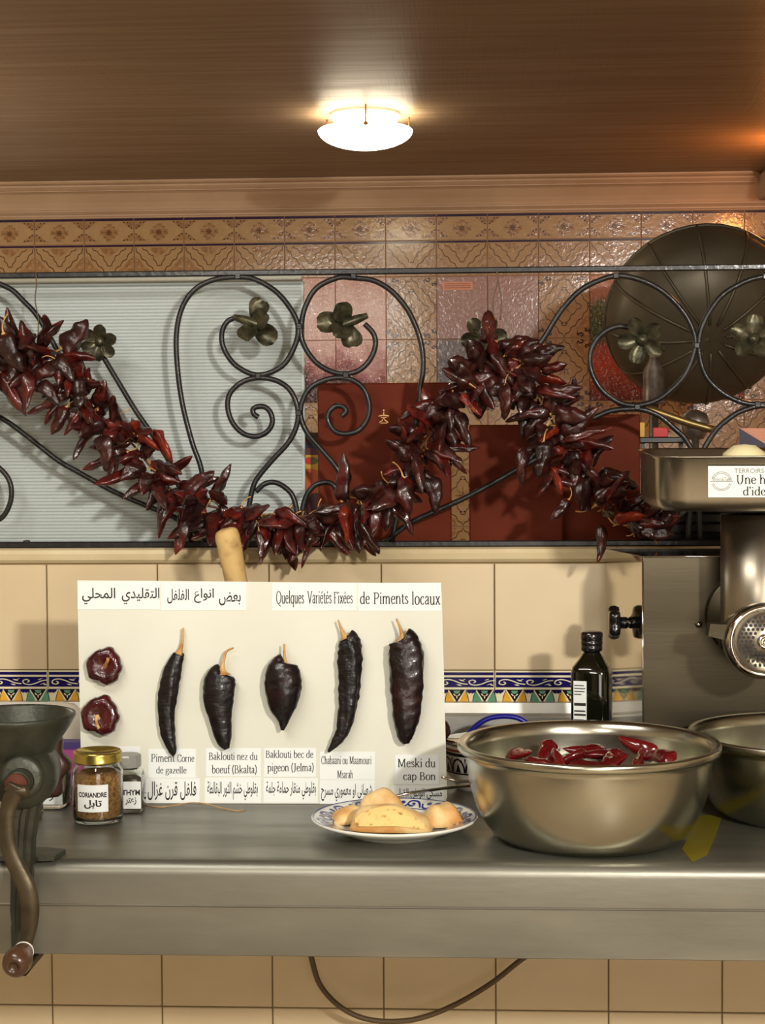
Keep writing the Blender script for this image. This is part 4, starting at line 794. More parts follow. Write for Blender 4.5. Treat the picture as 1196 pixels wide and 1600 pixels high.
def spec(name, label_, sx, sy, pts, radii, m, stem, cal, seed, wr=.12, flatk=.62):
    """a specimen glued on the board: centre line and half widths in photograph pixels, laid on the board plane"""
    base = S(sx, sy); o = thing(name, label_, 'pepper', SF(base[0], base[1], 0))
    P2 = catmull([Vector((*S(x, y), r)) for (x, y), r in zip(pts, radii)], 9); rdm = random.Random(seed); ph = [rdm.uniform(0, 6.28) for _ in range(5)]
    rings = []; ns = 30; N = len(P2)
    for i, q in enumerate(P2):
        a = P2[max(0, i-1)]; b = P2[min(N-1, i+1)]; t = Vector((b.x-a.x, b.y-a.y)).normalized(); w = Vector((-t.y, t.x)); r = max(W(q.z, 2.74), .0006); ring = []
        for j in range(ns):
            an = 2*PI*j/ns; f = 1+wr*.8*(.5*math.sin(4*an+ph[0]+i*.05)+.35*math.sin(7*an+ph[1]+i*.22)+.3*math.sin(i*.5+ph[2]+2*an)+.28*math.sin(i*1.15+ph[3]-an*3)+.2*math.sin(i*1.7+ph[4]+an*6))
            ring.append(SF(q.x+w.x*r*f*math.cos(an), q.y+w.y*r*f*math.cos(an), W(max(radii), 2.74)*flatk*(1.04+wr*1.6)+r*f*flatk*math.sin(an)))
        rings.append(ring)
    hc = W(max(radii), 2.74)*flatk*(1.04+wr*1.6)
    MB().loft(rings, m, True).obj('pod', o)
    ps = catmull([SF(*S(x, y), hc) for x, y in stem], 5); k = len(ps)
    mb = MB().tube(ps, [W(v, 2.74) for v in cal], M['stem'], 8); mb.obj('stem', o)
    return o
BK = M['spec_black']
spec('horn_pepper', 'long thin dried horn pepper glued above the gazelle label, second column', 272, 1090, [(281, 1020), (280, 1024), (272, 1045), (266, 1075), (262, 1110), (264, 1145), (271, 1170), (273, 1180)], [7, 9, 13, 15, 13, 11, 7, 2], BK, [(288, 981), (287, 1000), (284, 1014), (281, 1022)], [1.6, 2.0, 3.4, 7.0], 1)
spec('ox_nose_pepper', 'stout black dried pepper with bent tan stem above the Bkalta label', 347, 1100, [(349, 1050), (347, 1053), (345, 1070), (344, 1095), (347, 1125), (352, 1155), (357, 1169)], [10, 21, 25, 23, 17, 12, 4], BK, [(367, 1012), (356, 1018), (351, 1035), (349, 1047), (349, 1054)], [1.2, 1.8, 2.4, 5.5, 15], 2, wr=.06)
spec('pigeon_beak_pepper', 'heart-shaped black dried pepper ending in a beak, above the Jelma label', 444, 1085, [(446, 1034), (445, 1037), (444, 1056), (444, 1080), (444, 1105), (445, 1125), (443, 1140)], [10, 21, 28, 28, 21, 9, 2.5], M['spec_brown'], [(446, 1006), (446, 1022), (448, 1034), (448, 1043)], [1.6, 2, 2.6, 4.5], 3, wr=.05)
spec('curved_pepper', 'long wrinkled black dried pepper curving left at the tip, fifth column', 545, 1080, [(543, 994), (546, 998), (548, 1015), (548, 1045), (546, 1080), (543, 1110), (537, 1140), (525, 1160), (514, 1174)], [10, 14, 18, 18, 16, 14, 11, 7, 2], BK, [(529, 969), (534, 983), (538, 992), (541, 998)], [1.4, 2.2, 4.2, 9], 4, wr=.16)
spec('broad_pepper', 'largest dark brown dried pepper, far right of the board, glossy folds', 634, 1080, [(630, 998), (632, 1002), (635, 1025), (636, 1060), (636, 1095), (635, 1125), (634, 1150), (635, 1161)], [17, 24, 28, 27, 24, 20, 12, 5], M['spec_brown'], [(620, 967), (626, 982), (629, 994), (630, 1001)], [1.4, 2.2, 4, 11], 5, wr=.09)
def roundpep(label_, cx, cy, r, stem, seed, m):
    c = S(cx, cy); R_ = W(r, 2.74); o = thing('round_pepper', label_, 'pepper', SF(c[0], c[1], 0)); rdm = random.Random(seed); ph = rdm.uniform(0, 6)
    rings = []; ns = 40
    for i in range(13):
        t = i/12*PI; ring = []
        for j in range(ns):
            a = 2*PI*j/ns; f = 1+(.05*math.sin(3*a+ph*3)+.035*math.sin(5*a+ph)+.04*math.sin(8*a+ph*2+math.sin(a)*1.5))*math.sin(t)+.02*math.sin(17*a+t*5)
            rr = R_*f*max(.02, math.sin(t))**.8; h = R_*.5*(1+.9*math.cos(t))-R_*.28*math.exp(-(t/.45)**2) if t < PI/2 else R_*.5*(1+.95*math.cos(t))
            ring.append(SF(c[0]+rr*math.cos(a)*.98, c[1]+rr*math.sin(a), max(h, 0.0001)))
        rings.append(ring)
    MB().loft(rings, m, True).obj('pod', o)
    h0 = R_*.55; pts = catmull([SF(*S(x, y), h0+R_*k) for (x, y), k in zip(stem, (0, .3, .55, .6))], 5)
    mb = MB().tube(pts, [W(5, 2.74), W(2.6, 2.74), W(2.3, 2.74), W(2.8, 2.74)], M['stem'], 8); mb.obj('stem', o)
roundpep('upper of two round wrinkled maroon dried peppers at board left edge', 166, 1040, 29, [(167, 1041), (170, 1037), (174, 1032), (175, 1027)], 3, M['spec_red'])
roundpep('lower of two round wrinkled maroon dried peppers at board left edge', 160, 1117, 31, [(156, 1117), (156, 1124), (159, 1130), (162, 1136)], 8, M['spec_red'])

# ------------------------------------------------------------------ pestle standing behind the board
pe = thing('wooden_pestle', 'worn pale wooden pestle end sticking up behind the sign board', 'pestle', (P(365, 900, 2.90).x, 2.90-CD, CT))
a = P(353, 824, 2.90); b = P(372, 925, 2.90); c = Vector((b.x+.035, b.y, CT+.006)); ax = []
pts = [a+Vector((0, 0, -.001)), a.lerp(b, .06), a.lerp(b, .25), a.lerp(b, .6), b, b.lerp(c, .5), c]
mb = MB().tube(catmull(pts, 3), [.006, .019, .0225, .0215, .020, .021, .022, .022], M['wood'], 18); o = mb.obj('shaft', pe)
for v in o.data.vertices: v.co += Vector((math.sin(v.co.z*210+v.co.x*150), 0, math.sin(v.co.x*300)))*.0005

# ------------------------------------------------------------------ jars
def jar_round(label_, px, pyb, d, r, h, fill, lidm, words):
    x = P(px, pyb, d).x; y = d-CD; z = CT+.0003; o = thing('spice_jar', label_, 'jar', (x, y, z)); T = Matrix.Translation((x, y, z))
    oprof = [(.0001, 0.001), (r*.82, 0), (r*.96, .003), (r, .010), (r, h*.72), (r*.97, h*.76), (r*.88, h*.795), (r*.86, h*.82), (r*.86, h*.90)]
    iprof = [(r*.82, h*.90), (r*.82, h*.82), (r*.84, h*.79), (r*.925, h*.75), (r*.95, h*.71), (r*.95, .013), (r*.86, .007), (.0001, .006)]
    MB().lathe(oprof+iprof, M['glass'], T, 48).obj('glass_body', o)
    fh = h*.68; MB().lathe([(.0001, .0066), (r*.85, .0076), (r*.943, .0134), (r*.943, fh-.004), (r*.7, fh+.002), (.0001, fh-.002)], fill, T, 40).obj('ground_spice', o)
    l = MB().lathe([(r*.875, h*.845), (r*.965, h*.845), (r*.985, h*.855), (r*.965, h*.87), (r*.965, h*.96), (r*.95, h*.985), (r*.90, h), (r*.86, h*.993), (r*.84, h*.975), (.0001, h*.975), (.0001, h*.955), (r*.87, h*.955)], lidm, T, 48)
    for i in range(1, 4): pass
    l.obj('lid', o)
    a0 = -PI/2-.03; w_ = .50*r*2/r*.62
    def fn(u, v, k):
        a = a0+(u-.5)*1.30; return (x+(r+.0004+k)*math.cos(a), y+(r+.0004+k)*math.sin(a), z+h*.20+v*h*.375)
    mb = MB(); n = 14; vs = [fn(i/n, v, 0) for i in range(n+1) for v in (0, 1)]; mb.add(vs, [(2*i, 2*i+2, 2*i+3, 2*i+1) for i in range(n)], M['paper']); lb = mb.obj('paper_label', o)
    t = MB(); sans(t, words[0], (.06, .54, .95, .73), M['ink'], fn, .0003, .035); sans(t, shape_ar(words[1]), (.26, .13, .80, .46), M['ink'], fn, .0003, .03)
    c = bpy.data.objects.new('lettering', t.mesh('lettering')); C.objects.link(c); c.parent = lb
    return o
jar_round('round glass jar of ground coriander with gold lid before the sign', 154, 1290, 2.585, W(40, 2.585), .1135, M['corian'], M['goldlid'], ('CORIANDRE', 'تابل'))
def jar_square(label_, px, d, w_, h, words, ang=0., lid=True, lp=(.0, 1.)):
    x = P(px, 1270, d).x; y = d-CD; z = CT+.0003; o = thing('spice_jar', label_, 'jar', (x, y, z)); T = Matrix.Translation((x, y, z)) @ Matrix.Rotation(ang, 4, 'Z')
    def ring(hw, zz, n=4):
        out = []
        for i in range(4):
            for k in range(n):
                a = PI/2*i+PI/2*k/(n-1); cx, cy = ((1, 1), (-1, 1), (-1, -1), (1, -1))[i]; rr = hw*.28; out.append(T @ Vector((cx*(hw-rr)+rr*math.cos(a), cy*(hw-rr)+rr*math.sin(a), zz)))
        return out
    hw = w_/2; mb = MB()
    mb.loft([ring(hw*.9, 0), ring(hw, .004), ring(hw, h*.62), ring(hw*.9, h*.68), ring(hw*.62, h*.73), ring(hw*.62, h*.80), ring(hw*.56, h*.80), ring(hw*.56, h*.73), ring(hw*.84, h*.67), ring(hw*.93, h*.61), ring(hw*.93, .010), ring(hw*.8, .007)], M['glass'], True); mb.obj('glass_body', o)
    MB().loft([ring(hw*.8, .0076), ring(hw*.918, .0105), ring(hw*.918, h*.56)], M['thyme'], False).obj('spice_filling', o)
    if lid:
        n = 12; L0 = [[T @ Vector((rr*math.cos(2*PI*j/n+.26), rr*math.sin(2*PI*j/n+.26), zz)) for j in range(n)] for rr, zz in ((hw*.80, h*.78), (hw*.84, h*.79), (hw*.84, h*.97), (hw*.78, h), (hw*.7, h))]
        MB().loft(L0, M['greylid'], False).obj('lid', o)
    def fn(u, v, k): return T @ Vector((-hw*.94+u*hw*1.88, -hw-.0004-k, h*.09+v*h*.48))
    mb = MB().add([fn(a, b, 0) for a, b in ((0, 0), (1, 0), (1, 1), (0, 1))], [(0, 1, 2, 3)], M['paper']); lb = mb.obj('paper_label', o, fix=False)
    t = MB(); sans(t, words[0], (lp[0], .50, lp[1], .70), M['ink'], fn, .0003, .035); sans(t, shape_ar(words[1]), (lp[0]+.1, .14, lp[1]-.12, .42), M['ink'], fn, .0003, .02)
    c = bpy.data.objects.new('lettering', t.mesh('lettering')); C.objects.link(c); c.parent = lb
jar_square('square glass jar of thyme with grey lid just right of the coriander jar', 200, 2.665, .054, .092, ('THYM', 'زعتر'), 0.06, lp=(.40, .97))
jar_square('square glass jar behind the mincer, white label ending in AN', 78, 2.70, .062, .088, ('SAFRAN', 'زعتر'), 0.0, lp=(.1, .86))
jar_square('square glass jar nearest the mincer column, mostly hidden behind it', 40, 2.60, .048, .088, ('CUMIN', 'كمون'), 0.0, lp=(.1, .95))
# thin dry stalk lying on the counter
zc = CT+.0012
def onc(px, py, dz=.0):
    r = ray(px, py); t = (CT+.0012+dz-CAMZ)/r.z; return CAM+r*t
tag(MB().tube(catmull([onc(x, y, k) for x, y, k in ((228, 1259, 0), (252, 1261, 0), (275, 1258, .002), (300, 1254, .004), (322, 1256, .003), (345, 1262, .001), (372, 1267, 0), (383, 1265, 0))], 5), .0009, M['stem'], 6).obj('dry_stalk'), 'thin dry stalk lying on the counter at the foot of the sign', 'stalk')

# ------------------------------------------------------------------ bread plate
pl = thing('china_plate', 'blue and white patterned plate carrying the bread slices', 'plate', onc(617, 1306)); pd = pl.location.copy(); pd = Vector((P(617, 1306, 2.52).x, 2.52-CD, CT+.0004)); pl.location = pd
T = Matrix.Translation(pd); PR = W(132, 2.52)
prof = [(.0001, .002), (PR*.52, .002), (PR*.53, 0), (PR*.57, 0), (PR*.59, .003), (PR*.78, .011), (PR*.97, .021), (PR, .0245), (PR*.985, .0265), (PR*.96, .0255), (PR*.72, .016), (PR*.60, .009), (PR*.5, .0065), (.0001, .006)]
MB().lathe(prof, M['china'], T, 72).obj('dish', pl)
mb = MB()
def rimf(a, u): r = PR*(.72+.24*u); z = .016+(.0255-.016)*u+.0006; return (pd.x+r*math.cos(a), pd.y+r*math.sin(a), pd.z+z)
for k in range(16):
    a0 = 2*PI*k/16; f = lambda x, y, h, a0=a0: rimf(a0+x*.39, y)
    mb.ribbon(catmull([(.05, .2, 0), (.25, .75, 0), (.5, .8, 0), (.6, .5, 0), (.45, .3, 0), (.35, .5, 0), (.45, .62, 0)], 4), .07, M['cblue'], f, 0, .16)
    mb.ribbon(catmull([(.6, .5, 0), (.75, .2, 0), (.95, .25, 0), (1.05, .6, 0)], 4), .06, M['cblue'], f, 0, .14)
    mb.flat([ell(.8, .65, .09, .17, 7)], M['cblue'], f, 0)
for u in (1.02, .02): mb.add([rimf(2*PI*i/72, u+q) for i in range(72) for q in (0, .07)], [(2*i, 2*i+1, (2*i+3) % 144, (2*i+2) % 144) for i in range(72)], M['cblue'])
mb.obj('blue_scroll_rim', pl, fix=False)
def bread(label_, px, py, d, L, H, D, rot, seed, tilt=0, zoff=.012, crumbside=True, taper=.35):
    x = P(px, py, d).x; y = d-CD; o = thing('bread_piece', label_, 'bread', (x, y, pd.z+zoff)); rdm = random.Random(seed); ph = [rdm.uniform(0, 6) for _ in range(4)]
    T = Matrix.Translation((x, y, pd.z+zoff)) @ Matrix.Rotation(rot, 4, 'Z') @ Matrix.Rotation(tilt, 4, 'Y'); nu, nv = 18, 12; rings = []; face = []
    for i in range(nu+1):
        u = i/nu*2-1; k = (1-abs(u)**2.6)**.5 if abs(u) < 1 else 0; k = max(k, .06); hh = H*k*(1-taper*(u+1)/2)*(1+.08*math.sin(u*5+ph[0])); dd = D*(.55+.45*k)
        ring = []
        for j in range(nv+1):
            a = PI*j/nv        # from front low edge over the top to the back
            ring.append(T @ Vector((u*L/2, -dd*.5*math.cos(a)*(1 if a > PI/2 else 1), hh*math.sin(a)**.8*(1+.05*math.sin(3*u+a*3+ph[1])) if a > 0 else 0)))
        for j in range(1, 5): ring.append(T @ Vector((u*L/2, dd*.5*(1-j/2.5), -H*.10*k*math.sin(PI*j/5))))
        rings.append(ring)
    mb = MB(); mb.loft(rings, M['crust'], True); mb.obj('crust', o)
    if crumbside:
        vs = []; n = 24
        cz = H*.50; 
        for i in range(n): a = 2*PI*i/n; u = .80*math.cos(a); k = (1-abs(u)**2.6)**.5; hh = H*k*(1-taper*(u+1)/2); v = .5+.5*math.sin(a); 
        g = []
        for j in range(5):
            row = []
            for i in range(15):
                u = (i/14*2-1)*.84; k = (1-abs(u)**2.6)**.5; hh = H*k*(1-taper*(u+1)/2)*(1+.08*math.sin(u*5+ph[0])); dd = D*(.55+.45*k); a = PI*(.06+.30*j/4*k)
                row.append(T @ (Vector((u*L/2, -dd*.5*math.cos(a), hh*math.sin(a)**.8*(1+.05*math.sin(3*u+a*3+ph[1])))) + Vector((0, -.0022, .0008))+Vector((0, -.0008*math.sin(i*3.1+j*5), 0))))
            g.append(row)
        mb = MB(); mb.loft(g, M['crumb'], True, False, False, closed=False); mb.obj('crumb_face', o, fix=False)
bread('largest bread piece in the middle of the plate with open crumb facing front', 612, 1290, 2.495, .125, .044, .062, -.06, 1)
bread('rounded crusty bread piece at the right side of the plate', 693, 1280, 2.525, .056, .034, .055, .5, 2, crumbside=False, taper=.1, zoff=.013)
bread('small bread piece peeping out at the left of the plate', 553, 1278, 2.545, .070, .026, .045, .5, 3, crumbside=False, zoff=.012)
bread('bread crust standing highest at the back of the plate', 598, 1268, 2.565, .075, .050, .040, -.2, 4, crumbside=False, zoff=.012, taper=.2)

# ------------------------------------------------------------------ steel bowls
def bowl(label_, px, d, rb, rt, zt, n=96, group=None):
    x = P(px, 1160, d).x; y = d-CD; h = zt-CT; o = thing('steel_bowl', label_, 'bowl', (x, y, CT), group); T = Matrix.Translation((x, y, CT+.0003))
    out = [(.0001, .002), (rb*.9, .0015), (rb*.97, 0)]
    for i in range(1, 13):
        t = i/12; out.append((rb+(rt*.93-rb)*(1-(1-t)**2.3)**.8, (h-.012)*t))
    out += [(rt*.935, h-.012), (rt*.99, h-.013), (rt*1.0, h-.009), (rt, h-.003), (rt*.99, h), (rt*.955, h-.001), (rt*.925, h-.005)]
    for i in range(11, 0, -1):
        t = i/12; out.append((rb+(rt*.93-rb)*(1-(1-t)**2.3)**.8-.0015, (h-.012)*t+.001))
    out += [(rb*.95, .004), (.0001, .0035)]
    MB().lathe(out, M['bowlm'], T, n).obj('bowl_body', o); return o, x, y
zt1 = P(920, 1158, 2.50).z
bo, bx1, by1 = bowl('large steel mixing bowl with soaked red peppers at the counter front', 920, 2.50, .134, W(205, 2.50), zt1)
zt2 = P(1240, 1144, 2.655).z
bowl('second steel bowl at the right edge, cut off by the frame', 1270, 2.665, .145, .196, zt2)
rm = [pepper_mesh(.068+.008*i, .029, 200+i, [M['redwet']], bend=.25*(-1)**i, wr=.14, squash=.6) for i in range(4)]
rr = random.Random(9); i = 0
for layer, (cnt, rad, zz_) in enumerate(((4, .060, .030), (5, .080, .058), (7, .105, .087), (9, .128, .116), (5, .060, .114))):
    for j in range(cnt):
        a = 2*PI*j/cnt+layer*.4; rad2 = rad*(1.0 if j % 3 else .75)
        e = thing('soaked_pepper', 'bright red soaked pepper in the pile inside the large steel bowl', 'pepper', (bx1+rad2*math.cos(a), by1+rad2*math.sin(a), CT+zz_+rr.uniform(-.003, .003)), 'soaked peppers in the large bowl')
        dirn = Vector((math.cos(a+2.2), math.sin(a+2.2), rr.uniform(-.05, .05))); q = dirn.to_track_quat('-Z', 'Y') @ Matrix.Rotation(rr.uniform(0, 6), 3, 'Z').to_quaternion()
        c = bpy.data.objects.new('pod', rm[i % 4]); C.objects.link(c); c.parent = e; c.rotation_mode = 'QUATERNION'; c.rotation_quaternion = q; i += 1
# yellow sheet under the bowls
mb = MB(); ys = [(1066, 1326), (1082, 1346), (1106, 1334), (1120, 1300), (1130, 1272), (1092, 1274)]
v = [onc(x, y) for x, y in ys]; mb.add([(p.x, p.y, CT+.0008) for p in v]+[(p.x, p.y, CT+.0001) for p in v], [tuple(range(6)), tuple(range(6, 12))[::-1]]+[(j, (j+1) % 6, (j+1) % 6+6, j+6) for j in range(6)], M['yellow'])
tag(mb.obj('yellow_sheet'), 'flat yellow plastic sheet on the counter between the two steel bowls', 'sheet')

# ------------------------------------------------------------------ oil bottle
x = P(925, 1050, 2.90).x; y = 2.90-CD; h = P(925, 987, 2.90).z-CT; hw = W(33, 2.90)
ob = thing('oil_bottle', 'dark glass oil bottle with black cap and white side label', 'bottle', (x, y, CT)); T = Matrix.Translation((x, y, CT+.0003)) @ Matrix.Rotation(math.radians(-14), 4, 'Z')
def sq(hw, z, e, n=28):
    out = []
    for j in range(n):
        a = 2*PI*j/n; c, s_ = math.cos(a), math.sin(a); out.append(T @ Vector((hw*math.copysign(abs(c)**e, c), hw*math.copysign(abs(s_)**e, s_), z)))
    return out
hz = lambda py: P(925, py, 2.90).z-CT
zs_ = hz(1050); 
MB().loft([sq(hw*.85, 0, .5), sq(hw*.92, .004, .45), sq(hw*.92, zs_, .45), sq(hw*.86, zs_+.010, .55), sq(hw*.62, zs_+.022, .8), sq(hw*.45, zs_+.032, 1), sq(hw*.40, hz(1020), 1), sq(hw*.40, hz(1016), 1)], M['bottleg'], True).obj('glass_body', ob)
T2 = Matrix.Translation((x, y, CT)); cr_ = W(17, 2.9)
pr = [(cr_*.9, hz(1017)), (cr_, hz(1015)), (cr_, hz(1009)), (cr_*.95, hz(1008)), (cr_*1.02, hz(1006)), (cr_*1.02, hz(1002)), (cr_*.96, hz(1001)), (cr_*1.02, hz(999)), (cr_*1.02, hz(989)), (cr_*.9, hz(987)), (.0001, hz(987))]
MB().lathe(pr, M['blackp'], T2, 32).obj('cap', ob)
def bf(u, v, k): return T @ Vector((-hw*.925-.0004-k, hw*.55-u*hw*1.15, zs_-.012-(1-v)*.085))
def bf(u, v, k): return T @ Vector((-hw*.70+u*hw*.62, -hw*.925-.0006-k, zs_-.098+v*.086))
mb = MB().add([bf(a, b, 0) for a, b in ((0, 0), (1, 0), (1, 1), (0, 1))], [(0, 1, 2, 3)], M['paper']); lb = mb.obj('paper_label', ob, fix=False)
t = MB(); 
for v0, v1, u1 in ((.90, .92, .8), (.84, .86, .9), (.78, .80, .85), (.72, .74, .6), (.50, .56, .95), (.38, .41, .9), (.30, .34, .95), (.2, .23, .8)): t.flat([rect(.06, v0, u1, v1)], M['ink'], bf, .0002)
c = bpy.data.objects.new('printed_lines', t.mesh('printed_lines')); C.objects.link(c); c.parent = lb

# ------------------------------------------------------------------ pottery, ladle and handle right of the board
pb = thing('painted_bowl', 'small painted pottery bowl with black and white arches behind the steel bowl', 'bowl', (P(748, 1210, 2.86).x, 2.86-CD, CT)); T = Matrix.Translation((P(752, 1210, 2.86).x, 2.86-CD, CT+.0003)); q = lambda py: P(748, py, 2.82).z-CT
rp = W(58, 2.82)
MB().lathe([(.0001, .003), (rp*.6, .003), (rp*.62, 0), (rp*.68, 0), (rp*.70, .006), (rp*.95, q(1212)), (rp*1.0, q(1185)), (rp*1.0, q(1168)), (rp*.97, q(1166)), (rp*.94, q(1170)), (rp*.9, q(1205)), (.0001, .01)], M['china'], T, 48).obj('bowl_body', pb)
mb = MB()
def pf(u, v, k): a = -PI/2+(u-.5)*2*PI; zz0 = q(1210)+(q(1170)-q(1210))*v; r_ = rp*(.955+.045*min(1, v*1.6))+.0008+k; return (T.translation.x+r_*math.cos(a), T.translation.y+r_*math.sin(a), CT+.0003+zz0)
for v0, v1, m in ((.72, .84, 'bline'), (.88, .97, 'terra'), (.02, .08, 'bline')): mb.add([pf(i/48, v_, 0) for i in range(48) for v_ in (v0, v1)], [(2*i, 2*i+1, (2*i+3) % 96, (2*i+2) % 96) for i in range(48)], M[m])
for i in range(14):
    u0 = i/14; mb.ribbon([(u0+.035+.033*math.cos(a), .1+.52*math.sin(a)) for a in [PI*j/8 for j in range(9)]], .008, M['bline'], pf, .0002, .09); mb.flat([[(u0+.022, .1), (u0+.048, .1), (u0+.035, .48)]], M['bline'], pf, .0002); mb.flat([[(u0+.068, .66), (u0+.0714, .3), (u0+.075, .66)]], M['bline'], pf, .0002)
mb.obj('painted_arches', pb, fix=False)
e = thing('dried_pepper', 'single dark dried pepper resting on the painted bowl right of the sign', 'pepper', (T.translation.x-.03, T.translation.y, CT+q(1160)))
c = link('pod', pepper_mesh(.07, .040, 301, [M['spec_red']], wr=.12, squash=.8), None); c.parent = e; c.rotation_euler = (0, math.radians(100), .2); c.location = (-.024, -.01, .012)
# steel disc lid under that pepper
tag(MB().lathe([(.0001, 0), (rp*.98, .0), (rp*1.02, .003), (rp*.98, .006), (.0001, .005)], M['polish'], Matrix.Translation((T.translation.x, T.translation.y, CT+q(1166)+.001)), 40)  .obj('steel_saucer'), 'flat steel saucer covering the painted pottery bowl', 'saucer')
bh = thing('blue_basket', 'basket with arched blue plastic handle behind the large steel bowl', 'basket', (P(785, 1150, 3.0).x, 3.0-CD, CT))
MB().tube(catmull([P(x, y, 2.98) for x, y in ((722, 1185), (726, 1160), (738, 1140), (760, 1124), (785, 1119), (810, 1122), (828, 1135), (840, 1160), (843, 1185))], 5), .005, M['bluep'], 10, flat=1.3).obj('handle', bh)
xx = P(783, 1190, 2.99).x; MB().lathe([(.0001, .002), (.05, .0), (.066, .045), (.071, .050), (.068, .052), (.062, .046), (.048, .004), (.0001, .004)], M['bluep'], Matrix.Translation((xx, 2.985-CD, CT+.0003)), 32).obj('basket_body', bh)
# tongs resting on the plate rim
tg = thing('steel_tongs', 'thin steel tongs reaching from the bread plate behind the large bowl', 'tongs', P(680, 1235, 2.64))
for pts in ([(598, 1252, 2.60), (612, 1246, 2.60), (650, 1238, 2.61), (700, 1231, 2.65), (760, 1225, 2.715)], [(690, 1214, 2.70), (715, 1220, 2.70), (745, 1221, 2.71), (760, 1224, 2.715)]):
    MB().tube(catmull([P(*p) for p in pts], 5), [.0022, .003, .0026, .003], M['polish'], 8, flat=.6).obj('arm', tg)
MB().lathe([(.0001, -.004), (.006, -.003), (.008, 0), (.006, .003), (.0001, .004)], M['polish'], Matrix.Translation(P(760, 1225, 2.715)), 12).obj('pivot', tg)

# ------------------------------------------------------------------ left background bits
wb = tag(MB().loft([[Vector((P(90, 1130, 2.98).x+rx*math.cos(a)*(1+.12*math.sin(5*a+k)), 2.99-CD+ry*math.sin(a), CT+z_)) for a in [2*PI*j/24 for j in range(24)]] for k, (rx, ry, z_) in enumerate(((.04, .03, .0005), (.055, .045, .04), (.058, .045, .09), (.045, .035, P(90, 1112, 2.98).z-CT), (.03, .02, P(95, 1102, 2.98).z-CT), (.008, .006, P(100, 1098, 2.98).z-CT)))], M['white'], True).obj('plastic_bag'), 'crumpled white plastic bag behind the mincer beside the sign edge', 'bag')
cb = thing('magenta_carton', 'small carton with magenta and violet faces behind the board left edge', 'carton', (P(100, 1200, 2.86).x, 2.86-CD, CT))
a = P(84, 1160, 2.84); b = P(135, 1205, 2.84); mid = P(100, 1171, 2.84).z
MB().box((a.x, 2.84-CD, CT+.0003), (b.x, 2.84-CD+.03, a.z), M['magenta'], bev=.001).obj('carton_body', cb)
MB().box((a.x-.0005, 2.84-CD-.0006, mid), (b.x+.0005, 2.84-CD+.0305, a.z+.0005), M['violet']).obj('violet_band', cb)

# ------------------------------------------------------------------ hand mincer clamped on the counter edge
GD = 2.31; gx = P(22, 1118, GD).x; gy = GD-CD
mi = thing('hand_mincer', 'grey green cast iron hand mincer clamped to the counter edge', 'mincer', (gx, gy, CT)); q = lambda py, d=GD: P(22, py, d).z
IC = M['iron_cast']; Rh = W(97, GD); T = Matrix.Translation((gx, gy, 0))
o_ = [(.036, q(1225)), (.040, q(1200)), (Rh*.60, q(1178)), (Rh*.76, q(1155)), (Rh*.90, q(1136)), (Rh*.97, q(1124)), (Rh, q(1119)), (Rh*.995, q(1115)), (Rh*.965, q(1114)), (Rh*.94, q(1118)), (Rh*.86, q(1134)), (Rh*.72, q(1156)), (Rh*.52, q(1180)), (.032, q(1205)), (.028, q(1225))]
MB().lathe(o_, IC, T, 56).obj('hopper', mi)
bcx = P(38, 1212, 2.24).x; bcz = P(38, 1212, 2.24).z
A_ = P(30, 1222, 2.20); B_ = P(43, 1196, 2.41); ax_ = (A_-B_).normalized(); qx = ax_.to_track_quat('Z', 'Y').to_matrix().to_4x4()
TB = lambda yy: Matrix.Translation(A_+(B_-A_)*((yy-A_.y)/(B_.y-A_.y))) @ qx     # local +Z points to the camera
MB().lathe([(.0001, -.10), (.048, -.10), (.050, -.06), (.050, -.01), (.048, .02), (.044, .038), (.032, .048), (.030, .050), (.030, .058), (.024, .060), (.0001, .060)], IC, TB(gy), 48).obj('barrel', mi)
n = 72; rg = [[(TB(gy+.10) @ Vector(((r0+(.005*math.cos(9*2*PI*j/n) if rip else 0))*math.cos(2*PI*j/n), (r0+(.005*math.cos(9*2*PI*j/n) if rip else 0))*math.sin(2*PI*j/n), zz_))) for j in range(n)] for r0, zz_, rip in ((.046, .030, 0), (.055, .030, 1), (.060, .022, 1), (.061, 0, 1), (.058, -.012, 1), (.046, -.012, 0))]
MB().loft(rg, M['redbrown'], True).obj('ring_nut', mi)
bz = Matrix.Translation((P(31, 1222, 2.245).x, gy-.058, P(31, 1222, 2.245).z)) @ Matrix.Rotation(PI/2, 4, 'X')
MB().lathe([(.0001, 0), (.0185, 0), (.0185, .012), (.0165, .014), (.0165, .020), (.0001, .020)], IC, bz, 28).obj('bearing', mi)
MB().lathe([(.0001, .020), (.015, .020), (.015, .028), (.0001, .028)], M['rust'], bz, 24).obj('washer', mi)
cd = gy-.090
cy_ = lambda px, py: P(px, py, cd+CD)
cpts = [cy_(*p) for p in ((27, 1226), (22, 1240), (13, 1262), (10, 1292), (15, 1328), (29, 1360), (42, 1388), (47, 1418), (46, 1445), (42, 1468), (40, 1482))]
MB().tube(catmull(cpts, 4), [.0125, .0125, .0110, .0115, .0120, .0125, .0135, .0130, .0115, .0095, .008], M['crank'], 16, flat=.6).obj('crank_arm', mi)
MB().tube([cy_(8, 1237), cy_(16, 1233), cy_(26, 1236), cy_(38, 1236), cy_(45, 1243)], [.004, .0085, .0095, .0085, .004], M['crank'], 12, flat=.8).obj('thumb_screw', mi)
kb = Matrix.Translation(cy_(40, 1482)) @ Matrix.Rotation(PI/2+.12, 4, 'X')
MB().lathe([(.0001, -.004), (.010, -.004), (.012, 0), (.0125, .006), (.0150, .018), (.0185, .032), (.0195, .044), (.0175, .054), (.012, .060), (.007, .061), (.007, .0595), (.0001, .0585)], M['knobwood'], kb, 32).obj('handle', mi)
